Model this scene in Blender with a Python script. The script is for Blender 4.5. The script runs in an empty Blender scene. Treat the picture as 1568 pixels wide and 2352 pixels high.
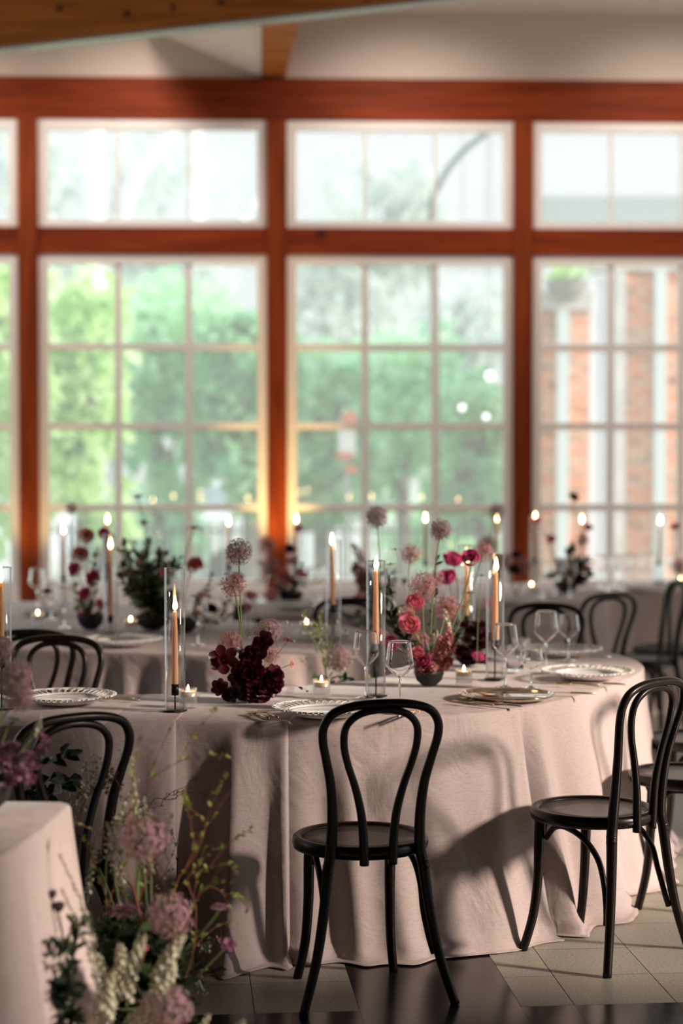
import bpy, math, random
from mathutils import Vector, Matrix, Euler, noise
sc = bpy.context.scene
COL = sc.collection
PI = math.pi
# ------------------------------------------------------------ camera, sky, sun, exposure
FPX, CAMH, TILT = 4200.0, 1.613, math.atan(121/4200.0)
cam = bpy.data.cameras.new('camera'); camo = bpy.data.objects.new('camera', cam); COL.objects.link(camo)
camo.location = (0, 0, CAMH); camo.rotation_euler = (PI/2 - TILT, 0, 0)
cam.sensor_fit = 'VERTICAL'; cam.sensor_height = 36; cam.lens = FPX/2352*36
cam.clip_end = 200
cam.dof.use_dof = True; cam.dof.focus_distance = 5.75; cam.dof.aperture_fstop = 64.3/44.0
sc.camera = camo
sc.view_settings.view_transform = 'Standard'; sc.view_settings.look = 'None'
sc.view_settings.gamma = 1; sc.view_settings.exposure = 0.65
W = bpy.data.worlds.new('sky'); sc.world = W; W.use_nodes = True
wn = W.node_tree; bg = wn.nodes['Background']
_tc = wn.nodes.new('ShaderNodeTexCoord'); _sx = wn.nodes.new('ShaderNodeSeparateXYZ'); _cr = wn.nodes.new('ShaderNodeValToRGB')
wn.links.new(_tc.outputs['Generated'], _sx.inputs[0]); wn.links.new(_sx.outputs['Z'], _cr.inputs[0])
_cr.color_ramp.elements[0].position = 0.0; _cr.color_ramp.elements[0].color = (0.56, 0.59, 0.59, 1)
_cr.color_ramp.elements[1].position = 1.0; _cr.color_ramp.elements[1].color = (1.75, 1.95, 2.1, 1)
for _p, _c in ((.14, (.62,.66,.67,1)), (.45, (1.15,1.27,1.35,1))):
    _e = _cr.color_ramp.elements.new(_p); _e.color = _c
wn.links.new(_cr.outputs[0], bg.inputs[0]); bg.inputs[1].default_value = 1.15
def lamp(kind, name, loc, energy, color, **kw):
    l = bpy.data.lights.new(name, kind); l.energy = energy; l.color = color
    for k, v in kw.items(): setattr(l, k, v)
    o = bpy.data.objects.new(name, l); o.location = loc; COL.objects.link(o); return o
SUND = Vector((-1, 0.34, -0.40))
sun = lamp('SUN', 'sun', (8, -3, 6), 4.0, (1.0, 0.84, 0.70), angle=math.radians(6.5))
sun.rotation_euler = SUND.to_track_quat('-Z', 'Y').to_euler()

# ------------------------------------------------------------ from the photograph's frame to points in the room
def ray(x, y):
    a = (x-784)/FPX; b = (1176-y)/FPX; c, s = math.cos(TILT), math.sin(TILT)
    return Vector((a, c+b*s, -s+b*c))
def PZ(x, y, z):
    r = ray(x, y); k = (z-CAMH)/r.z; return Vector((r.x*k, r.y*k, z))
def PD(x, y, d):
    r = ray(x, y); k = d/r.y; return Vector((r.x*k, d, CAMH+r.z*k))
TT = 0.765   # height of the laid tables

# ------------------------------------------------------------ mesh building
class MB:
    def __init__(s): s.v = []; s.f = []; s.m = []
    def add(s, vs, fs, mi=0):
        b = len(s.v); s.v += [tuple(p) for p in vs]
        for f in fs: s.f.append(tuple(b+i for i in f)); s.m.append(mi)
    def box(s, c, d, mi=0, M=None):
        cx, cy, cz = c; x, y, z = d[0]/2, d[1]/2, d[2]/2
        vs = [Vector((cx+i*x, cy+j*y, cz+k*z)) for i in (-1, 1) for j in (-1, 1) for k in (-1, 1)]
        if M: vs = [M @ p for p in vs]
        s.add(vs, [(0,1,3,2),(4,6,7,5),(0,4,5,1),(2,3,7,6),(0,2,6,4),(1,5,7,3)], mi)
    def tube(s, pts, rad, n=8, mi=0, caps=True):
        pts = [Vector(p) for p in pts]; N = len(pts)
        if not hasattr(rad, '__len__'): rad = [rad]*N
        t0 = (pts[1]-pts[0]).normalized(); up = Vector((0,0,1)) if abs(t0.z) < .9 else Vector((1,0,0))
        nrm = t0.cross(up).normalized(); vs = []
        for i, p in enumerate(pts):
            t = (pts[min(i+1,N-1)]-pts[max(i-1,0)])
            if t.length < 1e-9: t = t0
            t.normalize(); nrm = (nrm - t*nrm.dot(t))
            if nrm.length < 1e-6: nrm = t.orthogonal()
            nrm.normalize(); b = t.cross(nrm)
            for k in range(n):
                a = 2*PI*k/n; vs.append(p + (nrm*math.cos(a)+b*math.sin(a))*rad[i])
        fs = [(i*n+k, i*n+(k+1)%n, (i+1)*n+(k+1)%n, (i+1)*n+k) for i in range(N-1) for k in range(n)]
        if caps: fs += [tuple(range(n-1,-1,-1)), tuple((N-1)*n+k for k in range(n))]
        s.add(vs, fs, mi)
    def lathe(s, prof, n=24, mi=0, c=(0,0,0), rib=0, ribn=24, scal=None):
        vs = []
        for (r, z) in prof:
            for k in range(n):
                a = 2*PI*k/n; rr = r*(1+rib*math.cos(ribn*a)) if rib else r
                if scal: rr = scal(r, a)
                vs.append((c[0]+rr*math.cos(a), c[1]+rr*math.sin(a), c[2]+z))
        N = len(prof)
        fs = [(i*n+k, i*n+(k+1)%n, (i+1)*n+(k+1)%n, (i+1)*n+k) for i in range(N-1) for k in range(n)]
        s.add(vs, fs, mi)
    def petal(s, M, L, Wd, tilt, curl, cup=.3, n=5, mi=0, pt=1.15, ruf=0):
        vs = []; y = z = 0; a = tilt
        for i in range(n+1):
            t = i/n; w = Wd*(math.sin(PI*min(1, (t*.86+.06))**pt))*.5
            for j in (-1, -.45, .45, 1):
                rz = ruf*math.sin(9*t+5*j)*t
                vs.append(M @ Vector((j*w, y-math.sin(a)*cup*abs(j)*w, z+math.cos(a)*cup*w*j*j+rz)))
            y += math.cos(a)*L/n; z += math.sin(a)*L/n; a += curl/n
        s.add(vs, [(i*4+k, i*4+k+1, (i+1)*4+k+1, (i+1)*4+k) for i in range(n) for k in range(3)], mi)
    def leaf(s, p, d, up, L, Wd, mi=0, fold=.25):
        d = Vector(d).normalized(); sd = d.cross(Vector(up))
        if sd.length < 1e-4: sd = d.orthogonal()
        sd.normalize(); u = sd.cross(d); p = Vector(p)
        vs = [p, p+d*L*.35+sd*Wd*.5+u*Wd*fold, p+d*L*.42, p+d*L*.35-sd*Wd*.5+u*Wd*fold,
              p+d*L*.72+sd*Wd*.36+u*Wd*fold*.6, p+d*L*.75-sd*Wd*.36+u*Wd*fold*.6, p+d*L]
        s.add(vs, [(0,1,4,2),(0,2,5,3),(2,4,6),(2,6,5)], mi)
    def ball(s, c, r, n=6, mi=0, sz=1):
        s.lathe([(max(1e-4, r*math.sin(PI*i/n)), -r*sz*math.cos(PI*i/n)) for i in range(n+1)], n+2, mi, c)
    def mesh(s, name, mats, smooth=True):
        me = bpy.data.meshes.new(name); me.from_pydata(s.v, [], s.f)
        for m in (mats if isinstance(mats, (list, tuple)) else [mats]): me.materials.append(m)
        if len(me.materials) > 1: me.polygons.foreach_set('material_index', s.m)
        if smooth: me.polygons.foreach_set('use_smooth', [True]*len(me.polygons))
        me.update(); return me
    def build(s, name, mats, parent=None, smooth=True, loc=None):
        return obj(name, s.mesh(name, mats, smooth), parent, loc)
def obj(name, me, parent=None, loc=None):
    o = bpy.data.objects.new(name, me); COL.objects.link(o)
    if parent is not None: o.parent = parent
    if loc is not None: o.location = loc
    return o
def tag(o, label=None, cat=None, group=None, kind=None):
    if label: o['label'] = label
    if cat: o['category'] = cat
    if group: o['group'] = group
    if kind: o['kind'] = kind
    return o
def thing(name, label, cat, loc=(0,0,0), rz=0, group=None):
    o = bpy.data.objects.new(name, None); COL.objects.link(o); o.empty_display_size = .05
    o.location = loc; o.rotation_euler = (0,0,rz); return tag(o, label, cat, group)
def struct(o): o['kind'] = 'structure'; return o
def kids(o): return [c for c in COL.objects if c.parent == o]
def dup(root, loc, rz, label, group=None, scale=None, ch=None):
    r = root.copy(); COL.objects.link(r); r.location = loc; r.rotation_euler = (0,0,rz); r['label'] = label
    if group: r['group'] = group
    elif 'group' in r.keys(): del r['group']
    if scale: r.scale = scale
    for c0 in (ch if ch is not None else kids(root)):
        c = c0.copy(); COL.objects.link(c); c.parent = r
    return r
def spline(P, n=8, closed=False):
    P = [Vector(p) for p in P]; out = []; N = len(P)
    rng = range(N) if closed else range(N-1)
    for i in rng:
        if closed: a, b, c, d = P[i-1], P[i], P[(i+1)%N], P[(i+2)%N]
        else: a, b, c, d = P[max(i-1,0)], P[i], P[i+1], P[min(i+2,N-1)]
        for k in range(n):
            t = k/n
            out.append(.5*((2*b)+(c-a)*t+(2*a-5*b+4*c-d)*t*t+(3*b-a-3*c+d)*t**3))
    if not closed: out.append(P[-1].copy())
    return out
def resample(P, step):
    L = [0]
    for a, b in zip(P, P[1:]): L.append(L[-1]+(b-a).length)
    n = max(2, int(L[-1]/step)); out = []; j = 0
    for i in range(n+1):
        d = L[-1]*i/n
        while j < len(P)-2 and L[j+1] < d: j += 1
        t = (d-L[j])/max(1e-9, L[j+1]-L[j]); out.append(P[j].lerp(P[j+1], min(1, t)))
    return out

# ------------------------------------------------------------ materials
def mat(name, col, rough=.5, metal=0, spec=.5, trans=None, var=0, vscale=8, col2=None, bump=0, bscale=60, sheen=0, coat=0, sss=0, wrk=0):
    m = bpy.data.materials.new(name); m.use_nodes = True; nt = m.node_tree; b = nt.nodes['Principled BSDF']
    b.inputs['Base Color'].default_value = (*col, 1); b.inputs['Roughness'].default_value = rough
    b.inputs['Metallic'].default_value = metal; b.inputs['Specular IOR Level'].default_value = spec
    if sheen: b.inputs['Sheen Weight'].default_value = sheen; b.inputs['Sheen Roughness'].default_value = .4
    if coat: b.inputs['Coat Weight'].default_value = coat; b.inputs['Coat Roughness'].default_value = .12
    if sss: b.inputs['Subsurface Weight'].default_value = sss; b.inputs['Subsurface Radius'].default_value = (.02,.012,.006)
    tc = nt.nodes.new('ShaderNodeTexCoord')
    if col2 or var:
        c2 = col2 or tuple(max(0, c*(1-var)) for c in col)
        nz = nt.nodes.new('ShaderNodeTexNoise'); nz.inputs['Scale'].default_value = vscale; nz.inputs['Detail'].default_value = 4
        rp = nt.nodes.new('ShaderNodeValToRGB'); rp.color_ramp.elements[0].position = .36; rp.color_ramp.elements[1].position = .64
        rp.color_ramp.elements[0].color = (*col, 1); rp.color_ramp.elements[1].color = (*c2, 1)
        nt.links.new(tc.outputs['Object'], nz.inputs['Vector']); nt.links.new(nz.outputs['Fac'], rp.inputs[0])
        nt.links.new(rp.outputs[0], b.inputs['Base Color'])
    if bump:
        n2 = nt.nodes.new('ShaderNodeTexNoise'); n2.inputs['Scale'].default_value = bscale; n2.inputs['Detail'].default_value = 3
        bp = nt.nodes.new('ShaderNodeBump'); bp.inputs['Strength'].default_value = bump; bp.inputs['Distance'].default_value = .01
        nt.links.new(tc.outputs['Object'], n2.inputs['Vector']); nt.links.new(n2.outputs['Fac'], bp.inputs['Height'])
        nt.links.new(bp.outputs[0], b.inputs['Normal'])
    if trans is not None:
        tr = nt.nodes.new('ShaderNodeBsdfTranslucent'); mx = nt.nodes.new('ShaderNodeMixShader'); mx.inputs[0].default_value = trans
        out = nt.nodes['Material Output']
        src = b.inputs['Base Color'].links
        if src: nt.links.new(src[0].from_socket, tr.inputs[0])
        else: tr.inputs[0].default_value = (*col, 1)
        nt.links.new(b.outputs[0], mx.inputs[1]); nt.links.new(tr.outputs[0], mx.inputs[2]); nt.links.new(mx.outputs[0], out.inputs[0])
    return m
def glass_mat(name, tint=(1,1,1), strength=1.0, base=.04, haze_mix=0):
    m = bpy.data.materials.new(name); m.use_nodes = True; nt = m.node_tree; nt.nodes.remove(nt.nodes['Principled BSDF'])
    t = nt.nodes.new('ShaderNodeBsdfTransparent'); t.inputs[0].default_value = (*tint, 1)
    g = nt.nodes.new('ShaderNodeBsdfGlossy'); g.inputs['Roughness'].default_value = .02
    lw = nt.nodes.new('ShaderNodeLayerWeight'); lw.inputs[0].default_value = .5
    mr = nt.nodes.new('ShaderNodeMath'); mr.operation = 'POWER'; mr.inputs[1].default_value = 3.4
    ma = nt.nodes.new('ShaderNodeMath'); ma.operation = 'MULTIPLY_ADD'; ma.inputs[1].default_value = .75*strength; ma.inputs[2].default_value = base; ma.use_clamp = True
    nt.links.new(lw.outputs['Facing'], mr.inputs[0]); nt.links.new(mr.outputs[0], ma.inputs[0])
    mx = nt.nodes.new('ShaderNodeMixShader'); nt.links.new(ma.outputs[0], mx.inputs[0])
    nt.links.new(t.outputs[0], mx.inputs[1]); nt.links.new(g.outputs[0], mx.inputs[2]); last = mx
    if haze_mix:
        d = nt.nodes.new('ShaderNodeBsdfTranslucent'); d.inputs[0].default_value = (.9,.88,.85,1)
        m2 = nt.nodes.new('ShaderNodeMixShader'); m2.inputs[0].default_value = haze_mix
        nt.links.new(mx.outputs[0], m2.inputs[1]); nt.links.new(d.outputs[0], m2.inputs[2]); last = m2
    nt.links.new(last.outputs[0], nt.nodes['Material Output'].inputs[0]); return m
def emit(name, col, st, col2=None):
    m = bpy.data.materials.new(name); m.use_nodes = True; nt = m.node_tree; nt.nodes.remove(nt.nodes['Principled BSDF'])
    e = nt.nodes.new('ShaderNodeEmission'); e.inputs[0].default_value = (*col, 1); e.inputs[1].default_value = st
    nt.links.new(e.outputs[0], nt.nodes['Material Output'].inputs[0]); return m
def wood_mat(name, c1, c2, axis, rough=.45):
    m = bpy.data.materials.new(name); m.use_nodes = True; nt = m.node_tree; b = nt.nodes['Principled BSDF']; b.inputs['Roughness'].default_value = .62; b.inputs['Specular IOR Level'].default_value = .2
    tc = nt.nodes.new('ShaderNodeTexCoord'); mp = nt.nodes.new('ShaderNodeMapping'); sc_ = [14, 14, 14]; sc_[axis] = 1.1
    mp.inputs['Scale'].default_value = sc_; nz = nt.nodes.new('ShaderNodeTexNoise'); nz.inputs['Scale'].default_value = 1.0; nz.inputs['Detail'].default_value = 5
    nz.inputs['Distortion'].default_value = .6
    rp = nt.nodes.new('ShaderNodeValToRGB'); rp.color_ramp.elements[0].position = .3; rp.color_ramp.elements[1].position = .7
    rp.color_ramp.elements[0].color = (*c1, 1); rp.color_ramp.elements[1].color = (*c2, 1)
    vo = nt.nodes.new('ShaderNodeTexVoronoi'); vo.inputs['Scale'].default_value = 2.2
    kr = nt.nodes.new('ShaderNodeValToRGB'); kr.color_ramp.elements[0].position = .05; kr.color_ramp.elements[0].color = (.25,.2,.15,1); kr.color_ramp.elements[1].position = .11; kr.color_ramp.elements[1].color = (1,1,1,1)
    mu = nt.nodes.new('ShaderNodeMix'); mu.data_type = 'RGBA'; mu.blend_type = 'MULTIPLY'; mu.inputs[0].default_value = 1
    nt.links.new(tc.outputs['Object'], mp.inputs[0]); nt.links.new(mp.outputs[0], nz.inputs['Vector']); nt.links.new(nz.outputs['Fac'], rp.inputs[0])
    nt.links.new(tc.outputs['Object'], vo.inputs['Vector']); nt.links.new(vo.outputs['Distance'], kr.inputs[0])
    nt.links.new(rp.outputs[0], mu.inputs[6]); nt.links.new(kr.outputs[0], mu.inputs[7]); nt.links.new(mu.outputs[2], b.inputs['Base Color']); return m
def linen_mat():
    m = mat('linen', (.50,.40,.385), rough=.85, spec=.15, sheen=.25); nt = m.node_tree; b = nt.nodes['Principled BSDF']
    tc = nt.nodes.new('ShaderNodeTexCoord'); hs = []
    for ax, sc_ in ((2, (30, 30, 700)), (0, (600, 600, 25))):
        mp = nt.nodes.new('ShaderNodeMapping'); mp.inputs['Scale'].default_value = sc_
        nz = nt.nodes.new('ShaderNodeTexNoise'); nz.inputs['Scale'].default_value = 1; nz.inputs['Detail'].default_value = 2
        nt.links.new(tc.outputs['Object'], mp.inputs[0]); nt.links.new(mp.outputs[0], nz.inputs['Vector']); hs.append(nz)
    ad = nt.nodes.new('ShaderNodeMath'); nt.links.new(hs[0].outputs['Fac'], ad.inputs[0]); nt.links.new(hs[1].outputs['Fac'], ad.inputs[1])
    rp = nt.nodes.new('ShaderNodeValToRGB'); rp.color_ramp.elements[0].position = .8; rp.color_ramp.elements[0].color = (.455,.362,.350,1)
    rp.color_ramp.elements[1].position = 1.2 if False else 1.0; rp.color_ramp.elements[1].color = (.56,.455,.44,1)
    nt.links.new(ad.outputs[0], rp.inputs[0]); nt.links.new(rp.outputs[0], b.inputs['Base Color'])
    wr = nt.nodes.new('ShaderNodeTexNoise'); wr.inputs['Scale'].default_value = 5; wr.inputs['Detail'].default_value = 3; wr.inputs['Distortion'].default_value = 1.2
    nt.links.new(tc.outputs['Object'], wr.inputs['Vector'])
    b1 = nt.nodes.new('ShaderNodeBump'); b1.inputs['Strength'].default_value = .5; b1.inputs['Distance'].default_value = .02
    b2 = nt.nodes.new('ShaderNodeBump'); b2.inputs['Strength'].default_value = .25; b2.inputs['Distance'].default_value = .001
    nt.links.new(wr.outputs['Fac'], b1.inputs['Height']); nt.links.new(ad.outputs[0], b2.inputs['Height'])
    nt.links.new(b1.outputs[0], b2.inputs['Normal']); nt.links.new(b2.outputs[0], b.inputs['Normal']); return m
def brick_mat():
    m = mat('brick', (.6,.25,.12), rough=.85); nt = m.node_tree; b = nt.nodes['Principled BSDF']
    tc = nt.nodes.new('ShaderNodeTexCoord'); mp = nt.nodes.new('ShaderNodeMapping'); mp.inputs['Rotation'].default_value = (PI/2, 0, 0)
    br = nt.nodes.new('ShaderNodeTexBrick'); br.inputs['Scale'].default_value = 1
    br.inputs['Color1'].default_value = (.85,.25,.08,1); br.inputs['Color2'].default_value = (.68,.38,.22,1); br.inputs['Mortar'].default_value = (.62,.55,.5,1)
    br.inputs['Brick Width'].default_value = .22; br.inputs['Row Height'].default_value = .075; br.inputs['Mortar Size'].default_value = .006
    nt.links.new(tc.outputs['Object'], mp.inputs[0]); nt.links.new(mp.outputs[0], br.inputs['Vector'])
    wn_ = nt.nodes.new('ShaderNodeTexNoise'); wn_.inputs['Scale'].default_value = 3.5; rp = nt.nodes.new('ShaderNodeValToRGB')
    rp.color_ramp.elements[0].position = .3; rp.color_ramp.elements[0].color = (.35,.35,.35,1); rp.color_ramp.elements[1].position = .5; rp.color_ramp.elements[1].color = (1,1,1,1)
    mp2 = nt.nodes.new('ShaderNodeMapping'); mp2.inputs['Scale'].default_value = (1.4,1.4,4)
    nt.links.new(tc.outputs['Object'], mp2.inputs[0]); nt.links.new(mp2.outputs[0], wn_.inputs['Vector']); nt.links.new(wn_.outputs['Fac'], rp.inputs[0])
    mu = nt.nodes.new('ShaderNodeMix'); mu.data_type = 'RGBA'; mu.blend_type = 'MULTIPLY'; mu.inputs[0].default_value = 1
    nt.links.new(br.outputs['Color'], mu.inputs[6]); nt.links.new(rp.outputs[0], mu.inputs[7]); nt.links.new(mu.outputs[2], b.inputs['Base Color']); return m
LINEN = linen_mat(); BRICK = brick_mat()
WOODH = wood_mat('red_timber_across', (.13,.014,.002), (.30,.046,.006), 0)
WOODV = wood_mat('red_timber_upright', (.13,.016,.002), (.30,.052,.007), 2)
DARKW = wood_mat('dark_boards', (.06,.03,.015), (.11,.055,.03), 1)
RAFT = wood_mat('rafter_timber', (.30,.085,.016), (.55,.19,.04), 0)
PAINT = mat('white_paint', (.90,.86,.83), .45)
PLASTER = mat('plaster', (.80,.71,.63), .9, bump=.1)
PANE = glass_mat('window_glass', strength=.5, base=.12, haze_mix=.13)  # milky share added to imitate veiling glare over the view
CHIM = glass_mat('clear_glass', strength=1.5, base=.045)
RIMG = glass_mat('polished_glass_edge', strength=.6, base=.55)
CRYS = mat('crystal_glass', (1,1,1), 0.0); CRYS.node_tree.nodes['Principled BSDF'].inputs['Transmission Weight'].default_value = 1; CRYS.node_tree.nodes['Principled BSDF'].inputs['IOR'].default_value = 1.42
VOTG = glass_mat('votive_glass', strength=.9, base=.08, haze_mix=.13)
BENT = mat('dark_bentwood', (.006,.004,.003), .33, spec=.3, col2=(.011,.005,.003), vscale=30, coat=.04)
SEATM = mat('seat_veneer', (.022,.013,.009), .36, col2=(.034,.020,.015), vscale=14, coat=.1)
IRON = mat('black_metal', (.012,.011,.010), .35, metal=.6)
WAX = mat('peach_wax', (.95,.62,.38), .45, trans=.35)
WWAX = mat('white_wax', (.9,.78,.62), .5, sss=.2)
WICK = mat('wick', (.02,.015,.01), .9)
FLAME = emit('flame', (1.0,.66,.30), 26)
CHINA = mat('white_china', (.90,.87,.84), .12, coat=.5)
GOLD = mat('brushed_gold', (.75,.46,.17), .24, metal=1)
SILV = mat('mirror_tray_metal', (.55,.45,.33), .07, metal=1)
HANDLE = mat('champagne_handle', (.55,.46,.38), .3, metal=.7)
BOWLM = mat('black_ceramic', (.014,.013,.013), .5, bump=.2, bscale=90)
# plants
ALLM = mat('allium_mauve', (.44,.21,.31), .7, trans=.3, col2=(.62,.36,.43), vscale=40)
ALLP = mat('allium_pale', (.74,.40,.40), .7, trans=.35, col2=(.54,.24,.28), vscale=40)
STEM = mat('stem_green', (.20,.27,.09), .5, trans=.1)
STEMD = mat('stem_dark', (.08,.07,.03), .6)
BURG = mat('burgundy_petal', (.10,.005,.017), .38, trans=.2, col2=(.022,.002,.006), vscale=30)
CHOC = mat('chocolate_petal', (.10,.012,.02), .5, trans=.2, col2=(.17,.03,.05), vscale=30)
PINK = mat('hot_pink_petal', (.80,.14,.30), .5, trans=.35, col2=(.88,.42,.44), vscale=25)
CORAL = mat('coral_petal', (.90,.42,.32), .5, trans=.3, col2=(.75,.18,.16), vscale=25)
MAGE = mat('magenta_petal', (.62,.05,.24), .5, trans=.35, col2=(.76,.16,.34), vscale=25)
BLUSH = mat('blush_petal', (.78,.42,.40), .55, trans=.35, col2=(.66,.28,.30), vscale=25)
RUST = mat('rust_floret', (.30,.10,.08), .6, trans=.2, col2=(.48,.18,.16), vscale=40)
PLUM = mat('plum_petal', (.20,.06,.13), .55, trans=.2, col2=(.32,.12,.20), vscale=30)
CREAM = mat('cream_floret', (.58,.56,.43), .6, trans=.25)
LIME = mat('lime_leaf', (.30,.36,.08), .55, trans=.35)
LEAF = mat('leaf_green', (.055,.10,.035), .45, trans=.2, col2=(.09,.15,.05), vscale=15)
LEAFD = mat('leaf_dark', (.018,.035,.018), .4, trans=.1)
TWIG = mat('twig_brown', (.26,.08,.035), .6)
STONE = mat('grey_stone_tile', (.52,.47,.39), .5, col2=(.36,.325,.27), vscale=120, bump=.05, bscale=200)
STONE2 = mat('grey_stone_tile_two', (.47,.425,.35), .45, col2=(.33,.30,.245), vscale=110, bump=.05, bscale=200)
BLACKT = mat('black_polished_tile', (.012,.009,.008), .20, spec=.4, col2=(.018,.014,.012), vscale=9)
GROUT = mat('grout', (.20,.18,.15), .9)
# ============================================================ THE ROOM
def zf(y, D=14.0): return PD(784, y, D).z
WR = math.radians(2.0)
def wobj(mb, name, mats, parent=None, smooth=False):
    o = mb.build(name, mats, parent, smooth)
    if parent is None: o.location = (0, 14, 0); o.rotation_euler = (0, 0, WR)
    return struct(o) if parent is None else o
def xw(px):                                   # along the window wall
    r = ray(px, 1100); D = 14/(1-(r.x/r.y)*math.tan(WR)); return (r.x/r.y)*D/math.cos(WR)
def wbox(mb, x0, x1, z0, z1, y0, y1): mb.box(((x0+x1)/2, (y0+y1)/2, (z0+z1)/2), (x1-x0, y1-y0, z1-z0))
POSTS = [(xw(-526), xw(-483)), (xw(45), xw(90)), (xw(614), xw(659)), (xw(1177), xw(1221)), (xw(1745), xw(1789)), (xw(2300), xw(2344))]
ZH0, ZH1, ZR0, ZR1, ZS = zf(277), zf(180), zf(585), zf(524), zf(1346)
# floor of grey stone with bands of black polished tile
fm = MB(); th = math.atan(.0875); U_ = Vector((math.cos(th), math.sin(th), 0)); V_ = Vector((-math.sin(th), math.cos(th), 0))
def uv(u, v, z=0): return U_*u + V_*v + Vector((0, 0, z))
us = [0.993+.161-.3075*k for k in range(1, 30)]; us = sorted([.516, .993]+[.516-.3075*k for k in range(1, 25)]+[1.154+.3075*k for k in range(0, 22)])
vs_ = sorted([5.28+.3075*k for k in range(0, 31)]+[5.28-.3075*k for k in range(1, 30)])
g = .0012; rnd = random.Random(3)
for i in range(len(us)-1):
    for j in range(len(vs_)-1):
        u0, u1, v0, v1 = us[i], us[i+1], vs_[j], vs_[j+1]; um, vm = (u0+u1)/2, (v0+v1)/2
        blk = (.516 < um < .993 and vm > 5.28 and vm < 6.25) or (4.65 < vm < 5.28)
        g = .0004 if blk else .0012
        fm.add([uv(u0+g, v0+g), uv(u1-g, v0+g), uv(u1-g, v1-g), uv(u0+g, v1-g)], [(0,1,2,3)], 1 if blk else (0 if rnd.random() < .5 else 2))
fm.box((0.5, 5.2, -.06), (15, 19.5, .114), 3)
struct(fm.build('floor', [STONE, BLACKT, STONE2, GROUT], smooth=False))
# window wall
m = MB(); wbox(m, -6.5, 6.9, ZH0, ZH1, 0, .22); wobj(m, 'trim_1', WOODH)
m = MB(); wbox(m, -6.5, 6.9, ZH1-.02, 5.1, .06, .2); wobj(m, 'wall_back', PLASTER)
for i, (a, b) in enumerate(POSTS):
    m = MB(); wbox(m, a, b, 0, ZH0, -.03, .15); wobj(m, 'trim_%d' % (i+2), WOODV)
for i in range(5):
    m = MB(); wbox(m, POSTS[i][1], POSTS[i+1][0], ZR0, ZR1, -.01, .13); wobj(m, 'trim_%d' % (i+9), WOODH)
    m = MB(); wbox(m, POSTS[i][1], POSTS[i+1][0], ZS-.20, ZS-.02, -.02, .13)
    wbox(m, POSTS[i][1], POSTS[i+1][0], 0, ZS-.20, .02, .14); wobj(m, 'baseboard_%s' % ['far_left','left','middle','right','far_right'][i], PAINT)
wn_i = 0
for i in range(5):
    x0, x1 = POSTS[i][1], POSTS[i+1][0]
    for (z0, z1, hz) in ((ZR1, ZH0, []), (ZS-.02, ZR0, [zf(797), zf(979), zf(1166)])):
        wn_i += 1; up = not hz
        fw = .062
        root = bpy.data.objects.new('window_%d' % wn_i, None); COL.objects.link(root); root.location = (0, 14, 0); root.rotation_euler = (0,0,WR); struct(root)
        m = MB()
        wbox(m, x0, x0+fw, z0, z1, .01, .09); wbox(m, x1-fw, x1, z0, z1, .01, .09)
        wbox(m, x0+fw, x1-fw, z1-fw*1.15, z1, .01, .09); wbox(m, x0+fw, x1-fw, z0, z0+fw*(.9 if up else 1.0), .01, .09)
        wbox(m, x0+.022, x0+fw+.012, z0+.02, z1-.02, .03, .075); wbox(m, x1-fw-.012, x1-.022, z0+.02, z1-.02, .03, .075)
        m.build('frame', PAINT, root, False)
        mw = .02 if up else .052
        for k in (1, 2):
            xm = x0+fw+(x1-x0-2*fw)*k/3; m = MB(); wbox(m, xm-mw/2, xm+mw/2, z0+fw*.8, z1-fw*.8, .03, .07); m.build('muntin', PAINT, root, False)
        for zz in hz:
            m = MB(); wbox(m, x0+fw, x1-fw, zz-.026, zz+.026, .032, .068); m.build('muntin', PAINT, root, False)
        m = MB(); wbox(m, x0+fw*.8, x1-fw*.8, z0+fw*.7, z1-fw*.7, .048, .052); m.build('pane', PANE, root, False)
# ceiling, other walls
def box_struct(name, mt, x0, x1, y0, y1, z0, z1):
    m = MB(); m.box(((x0+x1)/2, (y0+y1)/2, (z0+z1)/2), (x1-x0, y1-y0, z1-z0)); return struct(m.build(name, mt, smooth=False))
box_struct('ceiling', PLASTER, -6.8, 7.0, 9.0, 14.4, 5.02, 5.15)
box_struct('ceiling', DARKW, -6.8, 7.0, -4.2, 9.0, 5.02, 5.15)
m = MB(); m.box((-6.7, 10.6, .35), (.2, 7.2, .7)); m.box((-6.7, 10.6, 4.6), (.2, 7.2, .84))
for k in range(4): m.box((-6.7, 8.6+1.8*k, 2.45), (.16, .16, 3.6))
struct(m.build('wall_left', PLASTER, smooth=False))
box_struct('wall_left', DARKW, -6.8, -6.6, -4.2, 7.0, 0, 5.02)
box_struct('wall_front', DARKW, -6.8, 7.0, -4.4, -4.2, 0, 5.02)
m = MB(); m.box((6.75, 5, .35), (.2, 18.4, .7)); m.box((6.75, 5, 4.6), (.2, 18.4, .84))
for k in range(10): m.box((6.75, -3.6+1.95*k, 2.45), (.16, .16, 3.6))
m.box((6.75, 3.0, 2.45), (.18, 1.1, 3.6)); m.box((6.75, -1.4, 2.45), (.18, 5.8, 3.6))  # unseen solid panels, added to shade the left cloth and corner table
m.box((6.75, 9.9, 3.0), (.18, 8.4, 2.2))  # unseen upper panel, added to keep sun off the middle and far tables
struct(m.build('wall_right', PLASTER, smooth=False))
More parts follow.
